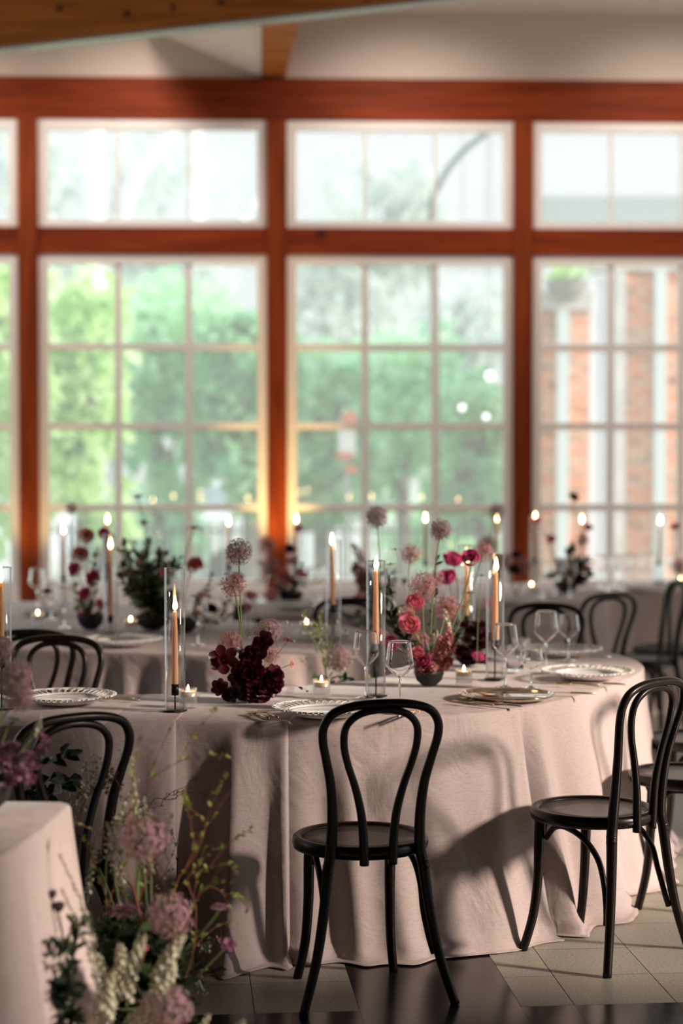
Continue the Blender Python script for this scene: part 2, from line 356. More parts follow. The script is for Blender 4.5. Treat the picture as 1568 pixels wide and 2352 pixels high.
# big tie beam across the top left, the rafter meeting it
B0, B1 = PD(0, 104, 12), PD(930, 0, 12); dv = (B1-B0).normalized()
m = MB(); a = B0-dv*3.0; b = B0+dv*6.5; up = Vector((0,0,.42)); bk = Vector((0,.22,0))
m.add([a, b, b+bk, a+bk, a+up, b+up, b+up+bk, a+up+bk], [(0,1,5,4),(1,2,6,5),(2,3,7,6),(3,0,4,7),(4,5,6,7),(3,2,1,0)]); struct(m.build('trim_14', RAFT, smooth=False))
m = MB(); a = B0-dv*3.0+Vector((0,.02,-.02)); b = B0+dv*6.5+Vector((0,.02,-.02)); up = Vector((0,0,.019)); bk = Vector((0,.15,0))
m.add([a, b, b+bk, a+bk, a+up, b+up, b+up+bk, a+up+bk], [(0,1,5,4),(1,2,6,5),(2,3,7,6),(3,0,4,7),(4,5,6,7),(3,2,1,0)]); struct(m.build('trim_15', mat('painted_lit_underside', (.45,.47,.45), .4, metal=.3), smooth=False))  # pale strip painted in for light on the beam's underside
m = MB(); L0, L1 = PD(602, 178, 14.05), PD(655, 178, 14.05); T0, T1 = PD(604, 30, 12.15), PD(690, 30, 12.15); T1.z = T0.z; up = Vector((0,0,.22))
m.add([L0, L1, T1, T0, L0+up, L1+up, T1+up, T0+up], [(0,1,2,3),(0,4,5,1),(1,5,6,2),(2,6,7,3),(3,7,4,0),(4,7,6,5)]); struct(m.build('trim_16', RAFT, smooth=False))
# sloped plaster soffit beside the rafter
m = MB(); A_, Bq, Cq, Dq = PD(330, 60, 13.6), PD(600, 178, 14.05), PD(602, 40, 12.6), PD(340, 40, 12.6)
off = Vector((0, .1, .25)); m.add([A_, Bq, Cq, Dq, A_+off, Bq+off, Cq+off, Dq+off], [(0,1,2,3),(4,7,6,5),(0,4,5,1),(1,5,6,2),(2,6,7,3),(3,7,4,0)])
struct(m.build('trim_17', PLASTER, smooth=False))
# picture of bolts on the tie beam
for (px, py) in ((292, 32), (398, 17), (507, 6), (137, 19)):
    m = MB(); p = PD(px, py, 11.99); m.lathe([(.0001,0),(.016,0),(.016,.02),(.0001,.022)], 10); o = m.build('beam_bolt', IRON); o.location = p; o.rotation_euler = (PI/2,0,0)
    tag(o, 'dark round bolt head set in the slanting red-brown ceiling beam', 'bolt', 'bolts in the ceiling beam')
# spotlights added out of view to brighten the window wall
def added_wall_washer(x, label):
    t = thing('added_spotlight', label, 'added lamp', (x, 12.45, 5.02))
    m = MB(); m.tube([(0,0,0),(0,0,-.10)], .012, 8); m.build('bracket', UPM, t)
    m = MB(); m.tube([(0,-.05,-.09),(0,.12,-.20)], [.055,.065], 18); m.build('can', UPM, t)
    m = MB(); m.tube([(0,.121,-.2006),(0,.124,-.2026)], .058, 18); m.build('lens', emit('lens_glow', (1,.85,.7), 4), t)
    l = lamp('SPOT', 'bulb', (0,.15,-.22), WASH, (1.0,.84,.74), spot_size=math.radians(120), spot_blend=.9, shadow_soft_size=.06); l.parent = t; l.rotation_euler = (math.radians(38), 0, 0)
WASH = 62
UPM = mat('lamp_body', (.02,.02,.02), .4)
for wx, wl in ((-3.3, 'added black spotlight brightening the left end of the window wall'), (-1.4, 'added black spotlight brightening the left window'), (.5, 'added black spotlight brightening the middle window'), (2.6, 'added black spotlight brightening the right window')): added_wall_washer(wx, wl)
# amber uplights standing behind the tables at the posts
UPM = mat('uplight_body', (.02,.02,.02), .4); UPE = emit('uplight_lens', (1.0,.42,.08), 6)
def uplight(px, label, power):
    p = PD(px, 1300, 13.66); t = thing('uplight', label, 'uplight', (p.x, 13.3, .0))
    m = MB(); m.lathe([(.0001,0),(.09,0),(.1,.02),(.1,.2),(.085,.22),(.08,.2)], 20); m.build('housing', UPM, t)
    m = MB(); m.lathe([(.0001,.205),(.082,.205)], 20); m.build('lens', UPE, t)
    l = lamp('SPOT', 'bulb', (0,0,.26), power, (1.0,.62,.20), spot_size=math.radians(38), spot_blend=.7, shadow_soft_size=.06); l.parent = t
    l.rotation_euler = (PI-math.radians(26), 0, 0); return t
uplight(640, 'amber uplight on the floor at the foot of the middle window post', 120)
uplight(66, 'amber uplight on the floor at the foot of the left window post', 30)

# ============================================================ OUTSIDE
box_struct('ground', mat('pale_paving', (.62,.62,.58), .9, col2=(.45,.5,.4), vscale=1.5), -30, 30, 14.6, 60, -.25, -.15)
LV = [mat('foliage_lime', (.66,.88,.44), .6, trans=.6, col2=(.80,.95,.66), vscale=2.0),  # leaf colours paled to stand in for haze and glare
      mat('foliage_green', (.34,.68,.40), .6, trans=.6, col2=(.68,.90,.64), vscale=1.6),
      mat('foliage_deep', (.22,.52,.30), .6, trans=.6, col2=(.56,.82,.54), vscale=1.6),
      mat('foliage_painted_haze', (.58,.66,.62), .7, trans=.5, col2=(.70,.78,.74), vscale=1.2)]
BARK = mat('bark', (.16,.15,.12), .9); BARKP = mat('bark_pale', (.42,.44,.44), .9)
def tree(px, D, ytop, ybot, wpx, mi, n, label, seed, cat='tree', lsz=.16, trunk=True, group=None, bark=None):
    r = random.Random(seed); top = PD(px, ytop, D); bot = PD(px, ybot, D); w = wpx/FPX*D/2; H = (top.z-bot.z)/2; c = Vector((0,0,(top.z+bot.z)/2))
    t = thing('leafy_tree' if cat == 'tree' else 'garden_shrub', label, cat, (top.x, D, -.15), 0, group); c.z += .15
    m = MB(); bl = []
    for k in range(26):
        a = r.uniform(0, 2*PI); q = r.random()**.5; zz = r.uniform(-1, 1)
        bl.append((Vector((math.cos(a)*q*w*.8, math.sin(a)*q*w*.6, zz*H*.85))+c, r.uniform(.25,.5)*min(w, H)))
    for k in range(int(n*.68)):
        cc, rr = r.choice(bl); d = Vector((r.gauss(0,1), r.gauss(0,1), r.gauss(0,1))).normalized(); p = cc+d*rr*r.uniform(.55,1.0)
        dd = (d+Vector((r.uniform(-.8,.8), r.uniform(-.8,.8), r.uniform(-.9,.2)))); s = lsz*r.uniform(.7,1.5)
        m.leaf(p, dd, d, s, s*.55)
    m.build('foliage', LV[mi], t)
    if trunk:
        m = MB(); pts = [Vector((0,0,0)), Vector((r.uniform(-.1,.1),0,c.z*.5)), Vector((r.uniform(-.2,.2),0,c.z)), Vector((r.uniform(-.3,.3),0,c.z+H*.7))]
        m.tube(spline(pts, 4), [.11-.006*i for i in range(13)], 8)
        for k in range(5):
            z = c.z*.6+k*H*.25; a = r.uniform(0,6.28); m.tube([(0,0,z), (math.cos(a)*w*.35, math.sin(a)*w*.3, z+.4), (math.cos(a)*w*.7, math.sin(a)*w*.5, z+.6)], [.05,.03,.015], 6)
        m.build('trunk', bark or BARK, t)
    return t
tree(-60, 17, 560, 1300, 330, 0, 3600, 'yellow-green shrub outside the window at the far left edge', 1, 'shrub')
tree(180, 18, 600, 1290, 230, 0, 3600, 'bright lime-green shrub outside left of the first muntin of the left window', 2, 'shrub')
tree(380, 20, 640, 1210, 330, 1, 5200, 'full green tree filling the middle panes of the left window', 3)
tree(560, 19, 730, 1190, 250, 2, 4600, 'darker green tree outside beside the middle post on its left', 4)
tree(740, 20, 800, 1180, 240, 1, 3200, 'mid-green tree outside just right of the middle post', 5)
tree(930, 21, 760, 1180, 270, 1, 3000, 'open green tree outside the centre panes of the middle window', 6)
tree(1100, 20, 870, 1210, 220, 2, 1900, 'sparse deep-green tree outside the right panes of the middle window', 7)
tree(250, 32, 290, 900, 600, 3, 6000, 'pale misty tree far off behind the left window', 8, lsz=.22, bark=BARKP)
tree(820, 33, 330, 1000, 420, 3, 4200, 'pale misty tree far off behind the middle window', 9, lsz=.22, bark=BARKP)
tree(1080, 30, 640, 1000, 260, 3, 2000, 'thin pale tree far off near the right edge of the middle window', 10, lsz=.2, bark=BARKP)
tree(330, 23, 1150, 1290, 300, 2, 1800, 'low dark shrub outside beneath the left window trees', 12, 'shrub', lsz=.12, trunk=False)
tree(1000, 22, 1130, 1300, 300, 1, 1500, 'low green shrub outside behind the iron fence', 13, 'shrub', lsz=.12, trunk=False)
# bare branch and grey trunks seen through the upper panes
t = thing('bare_tree', 'bare curving dark branch of a tree crossing the upper middle window', 'tree', (PD(985,1300,19).x, 19, -.15))
m = MB(); bx = t.location.x; P = [PD(px, py, 19) for px, py in ((1000,1443),(999,800),(990,500),(1008,425),(1050,362),(1110,310),(1200,250))]
m.tube(spline([p-t.location for p in P], 6), [.045-.0006*i for i in range(37)], 8); m.build('trunk', mat('bark_dark', (.10,.14,.13), .9), t)
for px, wd, lb in ((205, .30, 'pale grey trunk of a distant tree behind the left upper panes'), (345, .42, 'broad pale grey distant trunk behind the middle upper pane of the left window')):
    p = PD(px, 500, 30); t = thing('distant_tree', lb, 'tree', (p.x, 30 if px < 300 else 38, -.15)); m = MB()
    m.tube([(0,0,0), (.1,0,4), (.05,0,9)], [wd*.8, wd*.7, wd*.45], 10); m.tube([(.05,0,4.5), (.8,0,6.4), (1.8,0,7.6)], [.16,.1,.05], 8); m.build('trunk', mat('bark_painted_haze', (.66,.70,.71), .95), t)  # trunk colour paled to stand in for distance haze
# iron fence panels
m0 = MB()
for k in range(22): m0.box((-1.05+k*.1, 0, .55), (.018, .018, 1.1))
m0.box((0,0,1.0), (2.2,.03,.03)); m0.box((0,0,.15), (2.2,.03,.03))
FEN = mat('fence_iron', (.05,.06,.06), .6); fme = m0.mesh('railing', FEN, False)
for k, px in enumerate((300, 560, 820, 1080)):
    p = PD(px, 1290, 19.5); o = obj('iron_fence', fme, None, (p.x, 19.5 - (.0 if k % 2 else .05), -.15))
    tag(o, 'black iron railing outside, ' + ['left of the greenery bush in the left window', 'just left of the middle post', 'just right of the middle post', 'toward the right side of the middle window'][k], 'fence')
# parked pale cars behind the fence
CARM = mat('white_car_paint', (.82,.85,.9), .3, coat=.4); CG = mat('car_glass', (.30,.36,.40), .1); TY = mat('tyre', (.02,.02,.02), .8)
def car(px, D, label, sgn=1):
    p = PD(px, 1290, D); t = thing('parked_car', label, 'car', (p.x, D, -.15))
    m = MB(); prof = [(-2.1,.3),(-2.15,.75),(-1.9,.95),(-1.1,1.02),(-.6,1.42),(.7,1.45),(1.3,1.05),(1.95,.95),(2.1,.7),(2.1,.3)]
    n = len(prof); vs = [(x*sgn,-.8,z) for x,z in prof]+[(x*sgn,.8,z) for x,z in prof]
    m.add(vs, [tuple(range(n)), tuple(range(2*n-1,n-1,-1))]+[(i,(i+1)%n,(i+1)%n+n,i+n) for i in range(n)]); m.build('body', CARM, t, False)
    m = MB(); m.add([(x*sgn,-.815,z) for x,z in ((-.95,1.05),(-.52,1.36),(.62,1.38),(1.1,1.06))], [(0,1,2,3)]); m.build('window', CG, t, False)
    for x in (-1.3, 1.3):
        m = MB(); m.lathe([(.0001,-.1),(.3,-.1),(.33,-.06),(.33,.06),(.3,.1),(.0001,.1)], 18); w = m.build('wheel', TY, t); w.location = (x*sgn, -.75, .33); w.rotation_euler = (PI/2,0,0)
    return t
car(430, 27, 'white car parked outside behind the left window'); car(770, 24, 'white car parked outside right of the middle post', -1)
car(1075, 28, 'white car parked outside at the right of the middle window')
# red and white road sign
p = PD(797, 1050, 19); t = thing('road_sign', 'red and white road sign on a pole outside the middle window', 'sign', (p.x, 19, -.15))
SR = mat('sign_red', (.75,.16,.08), .5); SW = mat('sign_white', (.85,.85,.85), .5)
m = MB(); m.tube([(0,.03,0),(0,.03,2.2)], .025, 8); m.build('pole', mat('pole_grey', (.4,.42,.42), .5), t)
m = MB(); m.box((0,0,1.98), (.18,.02,.36)); m.build('board', SW, t, False)
m = MB(); m.lathe([(.0001,0),(.09,0),(.09,.012),(.0001,.012)], 20); o = m.build('red_disc', SR, t); o.location = (.02,-.012,2.17); o.rotation_euler = (PI/2,0,0)
m = MB(); m.box((-.02,-.012,1.80), (.17,.012,.07)); m.build('red_band', SR, t, False)
m = MB(); m.box((.04,-.0,1.66), (.12,.02,.07)); m.build('lower_plate', SR, t, False)
# glowing balls added as stand-ins for ceiling lamp reflections in the glass
GL = emit('reflected_light_ball', (.93,.97,1.0), 3)
for px, py, rr, lb in ((1125,863,.055,'largest white ball standing in for a lamp reflection, right edge of the middle window'), (1061,936,.038,'white ball standing in for a lamp reflection, lower and left of the largest one'), (1116,957,.036,'pinkish white ball standing in for a lamp reflection, below the largest one')):
    rr *= .75; t = thing('reflected_light_ball', lb, 'added lamp', PD(px, py, 18)); m = MB(); m.ball((0,0,0), rr, 10); m.build('globe', GL, t); m = MB(); m.tube([(0,0,rr),(0,0,rr+.05)], .012, 6); m.tube([(0,0,rr+.05),(0,0,3.2)], .003, 4); m.build('added_hanger', IRON, t)
# brick building
BD = 18.0; t = thing('brick_building', 'red brick building with pale downpipes seen through the right window', 'building', (PD(1240,1300,BD).x, BD, -.15))
X = lambda px: PD(px, 1100, BD).x-t.location.x
Z = lambda py: PD(784, py, BD).z+.15
def bb(name, mt, x0, x1, z0, z1, y0, y1):
    m = MB(); m.box(((x0+x1)/2, (y0+y1)/2, (z0+z1)/2), (x1-x0, y1-y0, z1-z0)); return m.build(name, mt, t, False)
PALEP = mat('pale_pipe', (.58,.70,.70), .5); LINT = mat('pale_stone', (.68,.69,.66), .8, col2=(.5,.52,.5), vscale=3); SLATE = mat('roof_slate', (.33,.40,.40), .8)
bb('brick_pier', BRICK, X(1232), X(1350), 0, Z(712), 0, .6); bb('lintel', LINT, X(1225), X(1358), Z(712), Z(668), -.06, .6)
bb('brick_wall', BRICK, X(1412), X(1900), 0, Z(618), 0, .6); bb('downpipe', PALEP, X(1276), X(1302), 0, Z(715), -.12, -.01)
bb('downpipe', PALEP, X(1498), X(1524), 0, Z(625), -.12, -.01); bb('corner_board', LINT, X(1408), X(1434), 0, Z(622), -.04, .0)
bb('door_panel', mat('white_door', (.80,.84,.90), .6), X(1352), X(1410), 0, Z(640), .02, .12)
bb('roof', SLATE, X(1235), X(1950), Z(507), Z(447), 0.1, 2.5); bb('gutter', LINT, X(1360), X(1950), Z(622), Z(600), -.05, .3)
bb('upper_wall', LINT, X(1400), X(1900), Z(600), Z(507), .2, .6)
def planter(px, py, D, label):
    p = PD(px, py, D); tt = thing('roof_plant', label, 'plant', p); r = random.Random(4); m = MB()
    for k in range(90):
        a = r.uniform(0,6.28); d = Vector((math.cos(a), math.sin(a)*.5, r.uniform(.1,.9))); m.leaf((0,0,0), d, (0,0,1), r.uniform(.15,.3), .06)
    m.build('leaves', LV[0], tt); m = MB(); m.lathe([(.0001,-.16),(.12,-.16),(.2,-.04),(.22,0)], 16); m.build('bowl', mat('grey_bowl', (.3,.3,.28), .8), tt)
planter(1300, 648, 17.9, 'dark bowl with green leaves on top of the brick pier outside')
# ============================================================ CLOTHS
def chain(px, z=TT, step=.014):
    return resample(spline([PZ(x, y, z) for x, y in px], 10), step)
def tablecloth(label, segs, seams, folds, seed, lift=0, edge=.012, flare=.13, group=None, drop=TT, front=True):
    """segs: list of chains (draped edges) in counter-clockwise order; straight seams join them"""
    r = random.Random(seed); m = MB(); poly = [p for s in segs for p in s]
    ctr = sum((p for p in poly), Vector())/len(poly)
    top_idx = []
    for P in segs:
        N = len(P); L = [0.0]
        for a, b in zip(P, P[1:]): L.append(L[-1]+(b-a).length)
        nr = []
        for i in range(N):
            t = (P[min(i+1,N-1)]-P[max(i-1,0)]).normalized(); nr.append(Vector((t.y, -t.x, 0)))
        ph = [r.uniform(0, 6.28) for _ in range(4)]
        rows = [(0,0),(.003,.002),(.007,.007),(.009,.013)]; RV = 34
        base = len(m.v); allr = []
        for j in range(RV+6):
            row = []
            for i in range(N):
                s = L[i]
                if j < 4: off, z = rows[j][0]+lift, drop-rows[j][1]; f = 0
                else:
                    v = min(1, (j-3)/RV); 
                    f = 0
                    xp = 784+FPX*P[i].x/P[i].y
                    f += .050*noise.noise(Vector((P[i].x*3.1+.15*v, P[i].y*3.1, 3.3)))+.022*noise.noise(Vector((P[i].x*8.5, P[i].y*8.5+.2*v, 7.1)))
                    if edge: f += edge*(math.exp(-(L[-1]-s)/.09)-1.15*math.exp(-(L[-1]-s)/.006))
                    if front:
                        for (xt, xb, w, a) in folds:
                            q = (xp-(xt+(xb-xt)*v))/FPX*P[i].y/w; f += 1.5*a*math.exp(-abs(q)**1.7)
                    pass
                    amp = v**.75
                    z = drop-.013-(drop-.030)*v; off = .009+lift+flare*v**1.15+f*amp
                    if j > RV+3-1:
                        k = j-(RV+2); z = max(.006, .017-.005*k); off += .014*k*(1+.5*math.sin(s*9+ph[2]))
                    elif v > .93: off += (v-.93)*.3*(1+math.sin(s*13+ph[3]))
                row.append(P[i]*1.0+nr[i]*off+Vector((0,0,z-TT if False else 0)))
                row[-1].z = z + lift*.3*max(0, 1-max(0, j-3)/6)
            allr.append(row)
        for row in allr: m.v += [tuple(p) for p in row]
        R = len(allr)
        for j in range(R-1):
            for i in range(N-1):
                a = base+j*N+i; m.f.append((a, a+N, a+N+1, a+1)); m.m.append(0)
        top_idx += [base+i for i in range(N)]
    m.f.append(tuple(top_idx)); m.m.append(0)
    me = m.mesh('tablecloth', LINEN); o = obj('tablecloth', me)
    sol = o.modifiers.new('thick', 'SOLIDIFY'); sol.thickness = .0012; sol.offset = -1
    return tag(o, label, 'tablecloth', group)
def table(poly, label, h=TT-.006):
    t = thing('banquet_table', label, 'table', (poly[0].x, poly[0].y, 0)); m = MB(); c = sum((p for p in poly), Vector())/len(poly)
    n = len(poly); P = [c+(p-c)*.985 for p in poly]; lo = t.location
    m.add([(p.x-lo.x, p.y-lo.y, h-.001) for p in P]+[(p.x-lo.x, p.y-lo.y, h-.025) for p in P], [tuple(range(n)), tuple(range(2*n-1,n-1,-1))]+[((i+1)%n, i, i+n, (i+1)%n+n) for i in range(n)])
    m.build('tabletop', TBW, t, False); return t
TBW = mat('table_board', (.35,.25,.16), .6)
def legs(t, pts):
    for p in pts:
        m = MB(); x, y = p.x-t.location.x, p.y-t.location.y; m.tube([(x,y,0),(x,y,TT-.03)], .016, 8); m.build('leg', IRON, t)
# front serpentine table: front edge then round the right end and back
FR = [(-420,1640),(-200,1660),(0,1668),(160,1668),(400,1657),(650,1657),(850,1650),(1050,1640),(1180,1626),(1290,1605),(1390,1577),(1455,1550)]
EN = [(1474,1533),(1462,1518),(1420,1503),(1350,1492),(1250,1484),(1150,1484),(1060,1498),(1000,1518),(930,1540),(850,1560),(700,1577),(600,1585),(450,1593),(380,1598),(60,1600),(-200,1592),(-420,1580)]
fullF = chain(FR+EN[:12]); 
def sub(px0, px1):         # front edge between two places
    i0 = min(range(len(fullF)), key=lambda i: abs(784+FPX*fullF[i].x/fullF[i].y-px0) + (100 if fullF[i].y > 7.6 else 0) + (9e3 if i > len(fullF)*.55 else 0))
    i1 = min(range(len(fullF)), key=lambda i: abs(784+FPX*fullF[i].x/fullF[i].y-px1) + (100 if fullF[i].y > 7.6 else 0) + (9e3 if i > len(fullF)*.55 else 0))
    return fullF[i0:i1+1]
bk = lambda pts: chain(pts)
AF = [(120,140,.05,-.03),(300,300,.05,-.04),(350,345,.04,.015),(540,535,.035,.055),(470,470,.05,-.03),(612,620,.06,-.06),(432,425,.03,-.03),
      (725,760,.06,-.035),(850,900,.05,.018),(785,795,.04,.02),(1000,1020,.10,.02),(1120,1110,.06,.03),(930,960,.03,-.012),(1225,1215,.018,.03),(1255,1262,.03,-.03),(1300,1300,.05,.03),(1345,1372,.03,-.03),(1410,1425,.05,.035),(1450,1448,.02,-.04)]
tablecloth('mauve-pink linen cloth on the near table, its left stretch behind the half-hidden chair', [sub(-420, 232), bk([(330,1599),(60,1600),(-200,1592),(-420,1580)])], 0, AF, 11, .016, .045)
tablecloth('mauve-pink linen cloth on the near table between the bottom-left flowers and the glass-chimney candle', [sub(190, 400), bk([(470,1592),(400,1596),(290,1599)])], 0, AF, 12, .012, .045)
tablecloth('linen cloth on the near table in front of the burgundy flowers, with a sunlit fold', [sub(350, 664), bk([(680,1578),(600,1585),(420,1595)])], 0, AF, 13, .008, .05)
c4 = sub(1120, 1476)
i0 = min(range(len(fullF)), key=lambda i: (fullF[i]-c4[-1]).length); ie = min(range(len(fullF)), key=lambda i: (fullF[i]-PZ(1010,1514,TT)).length)
tablecloth('mauve-pink linen cloth over the rounded right end of the near table', [c4[:-1]+fullF[i0:ie]], 0, AF+[(1196,1180,.022,-.07)], 14, 0, 0)
tablecloth('mauve-pink linen cloth on the near table behind the front chair', [sub(610, 1186), bk([(1015,1512),(1000,1518),(930,1540),(850,1560),(625,1583)])], 0, AF, 15, .004, .02)
ft = table(fullF+[PZ(x,y,TT) for x,y in ((380,1598),(60,1600),(-200,1592),(-420,1580))], 'serpentine banquet table nearest the camera hidden under its linen cloths')
legs(ft, [PZ(0,1640,TT), PZ(600,1625,TT), PZ(1000,1580,TT), PZ(1380,1530,TT)])
# middle table
MF = [(-260,1478),(-60,1486),(120,1492),(300,1497),(520,1503),(680,1503),(790,1490),(835,1468),(820,1446),(760,1433),(640,1428),(520,1424),(400,1400),(200,1385),(0,1380),(-260,1378)]
mc = chain(MF, step=.02)
tablecloth('mauve linen cloth on the middle table behind the near table', [mc], 0, [(k, k+8, .05, a) for k, a in ((215,.03),(250,-.04),(290,.03),(345,-.03),(372,.04),(430,-.04),(480,.03),(560,-.03),(620,.03),(680,.05),(700,-.05))], 16, 0, 0, flare=.10)
mt = table(mc[::4], 'banquet table in the middle of the room hidden under mauve linen'); legs(mt, [PZ(60,1450,TT), PZ(300,1460,TT), PZ(740,1460,TT)])
# far table
FF = [(560,1404),(640,1410),(760,1409),(900,1404),(1050,1397),(1200,1390),(1330,1381),(1385,1373),(1400,1366),(1480,1362),(1600,1360),(1760,1358),(1760,1334),(1400,1332),(1100,1342),(800,1352),(600,1362),(540,1385)]
fc = chain(FF, step=.03)
tablecloth('mauve linen cloth on the far table in front of the windows', [fc], 0, [], 17, 0, 0, flare=.08)
xt = table(fc[::4], 'banquet table farthest back, by the windows, hidden under mauve linen'); legs(xt, [PZ(640,1390,TT), PZ(1100,1370,TT), PZ(1600,1350,TT)])
# table corner at the lower left
c1 = PZ(158,1843,TT); c2 = PZ(4,1966,TT)
LF = [Vector((-1.9,c2.y-.02,TT)), Vector((c2.x-.25,c2.y,TT)), c2+Vector((-.02,0,0)), c2+Vector((0,.02,0)), c1.lerp(c2,.5)+Vector((.01,0,0)), c1+Vector((0,-.02,0)), c1+Vector((-.02,0.005,0)), c1+Vector((-.4,.03,0)), Vector((-1.9,c1.y+.05,TT))]
lc = resample(LF, .012)
tablecloth('pale linen cloth on the table corner at the lower left edge', [lc], 0, [(22,22,.015,.025),(48,48,.02,-.03),(75,80,.015,.02),(100,104,.018,-.035),(135,145,.012,.02)], 18, 0, 0, flare=.11)
lt = table(LF, 'small banquet table at the lower left hidden under pale linen'); legs(lt, [c1+Vector((-.1,-.08,0)), c2+Vector((-.12,.08,0))])
# ============================================================ BENTWOOD CHAIRS
def make_chair():
    t = thing('bentwood_chair', '', 'chair')
    m = MB(); m.lathe([(.178,.470),(.184,.476),(.196,.477),(.205,.470),(.207,.455),(.203,.440),(.190,.436),(.176,.440),(.174,.462),(.178,.470)], 56); m.build('seat_rim', BENT, t)
    m = MB(); m.lathe([(.0001,.463),(.1,.4635),(.179,.469),(.179,.459),(.1,.452),(.0001,.452)], 48); m.build('seat', SEATM, t)
    half = [(.150,-.176,.40),(.137,-.170,.46),(.134,-.178,.56),(.142,-.192,.66),(.160,-.208,.74),(.174,-.222,.80),(.172,-.232,.845),(.145,-.241,.882),(.085,-.247,.901),(0,-.249,.906)]
    P = [(-x,y,z) for x,y,z in half]+[(x,y,z) for x,y,z in reversed(half[:-1])]; sp = spline(P, 6); n = len(sp)
    rad = [.0175-.0042*min(1, max(0,(p.z-.45)/.3)) for p in sp]
    m = MB(); m.tube(sp, rad, 12); m.build('outer_hoop', BENT, t)
    half = [(.043,-.199,.425),(.046,-.201,.50),(.054,-.203,.58),(.074,-.208,.66),(.098,-.214,.73),(.111,-.222,.79),(.105,-.231,.842),(.066,-.238,.876),(.0,-.241,.887)]
    P = [(-x,y,z) for x,y,z in half]+[(x,y,z) for x,y,z in reversed(half[:-1])]; sp = spline(P, 6)
    m = MB(); m.tube(sp, [.0142-.0028*min(1, max(0,(p.z-.45)/.25)) for p in sp], 10); m.build('inner_hoop', BENT, t)
    for s in (-1, 1):
        m = MB(); sp = spline([(s*x,y,z) for x,y,z in ((.145,-.173,.425),(.152,-.178,.36),(.166,-.186,.26),(.190,-.198,.14),(.232,-.218,.0))], 6)
        m.tube(sp, [.0178-.00016*i for i in range(len(sp))], 12); m.build('leg', BENT, t)
        m = MB(); sp = spline([(s*x,y,z) for x,y,z in ((.128,.118,.452),(.130,.122,.36),(.131,.126,.25),(.138,.140,.12),(.156,.168,.0))], 6)
        m.tube(sp, [.0185-.00018*i for i in range(len(sp))], 12); m.build('leg', BENT, t)
        m = MB(); sp = spline([(s*x,y,z) for x,y,z in ((.124,.098,.375),(.128,.06,.418),(.142,0,.425),(.150,-.07,.40),(.152,-.125,.345),(.153,-.150,.27),(.166,-.168,.19),(.178,-.176,.145))], 6)
        m.tube(sp, .0098, 8); m.build('brace', BENT, t)
    m = MB(); m.tube(spline([(-.112,.118,.375),(-.09,.128,.41),(-.04,.138,.428),(.04,.138,.428),(.09,.128,.41),(.112,.118,.375)], 6), .0085, 8); m.build('brace', BENT, t)
    return t
# each: place of the seat (pixel of its middle, or x and depth), turn, label
ch0 = make_chair(); chk = kids(ch0)
seatz = .47
CH = [(PZ(827,1920,seatz), 15, 'black bentwood chair in the centre foreground, its back to the camera, chipped right rear leg'),
      (PZ(1362,1856,seatz), 47, 'black bentwood chair at the right foreground, seat turned toward the rounded table end'),
      (PZ(1574,1775,seatz), 80, 'black bentwood chair cut by the right edge, just behind the right foreground chair'),
      (PZ(1590,1694,seatz), 95, 'black bentwood chair cut by the right edge, its pale seat just past the rounded table'),
      (PZ(1468,1511,seatz), 100, 'black bentwood chair whose pale seat shows just right of the white openwork plates'),
      (PZ(1530,1488,seatz), 62, 'black bentwood chair at the right edge, its back tall against the far table cloth'),
      (Vector((.96, 8.62, 0)), 172, 'black bentwood chair whose hoop shows through the tall wine glass at right'),
      (PD(1335,1500,9.75), 30, 'black bentwood chair turned sideways before the far table, right of the glasses'),
      (PD(105,1600,6.98), 178, 'black bentwood chair behind the near table at left, lower of two hoops'),
      (PD(84,1600,7.72), 3, 'black bentwood chair at the middle table at left, upper of two overlapping hoops'),
      (PD(84,1900,5.2), 36, 'black bentwood chair at left behind the lower-left table corner, hoop above the flowers'),
      (PD(795,1450,9.45), 4, 'black bentwood chair behind the middle table, only its top showing under a glass chimney'),
      (PD(1700,1500,10.4), 60, 'black bentwood chair mostly outside the right edge near the far table')]
for i, (p, a, lb) in enumerate(CH[:-1]):
    loc = (p.x, p.y, 0); rz = math.radians(a)
    if i == 0: ch0.location = loc; ch0.rotation_euler = (0,0,rz); ch0['label'] = lb
    else: dup(ch0, loc, rz, lb, None, None, chk)
# chips in the paint of the front chair's right leg
m = MB(); r = random.Random(5)
for k in range(9):
    z = r.choice((.33,.30,.22,.21,.2,.17,.25)); m.ball((.168+(.26-z)*.21+.010, -.186-(.26-z)*.1-.010, z+r.uniform(-.01,.01)), r.uniform(.0012,.0028), 4)
m.build('paint_chip', mat('bare_wood', (.6,.42,.25), .8), ch0)

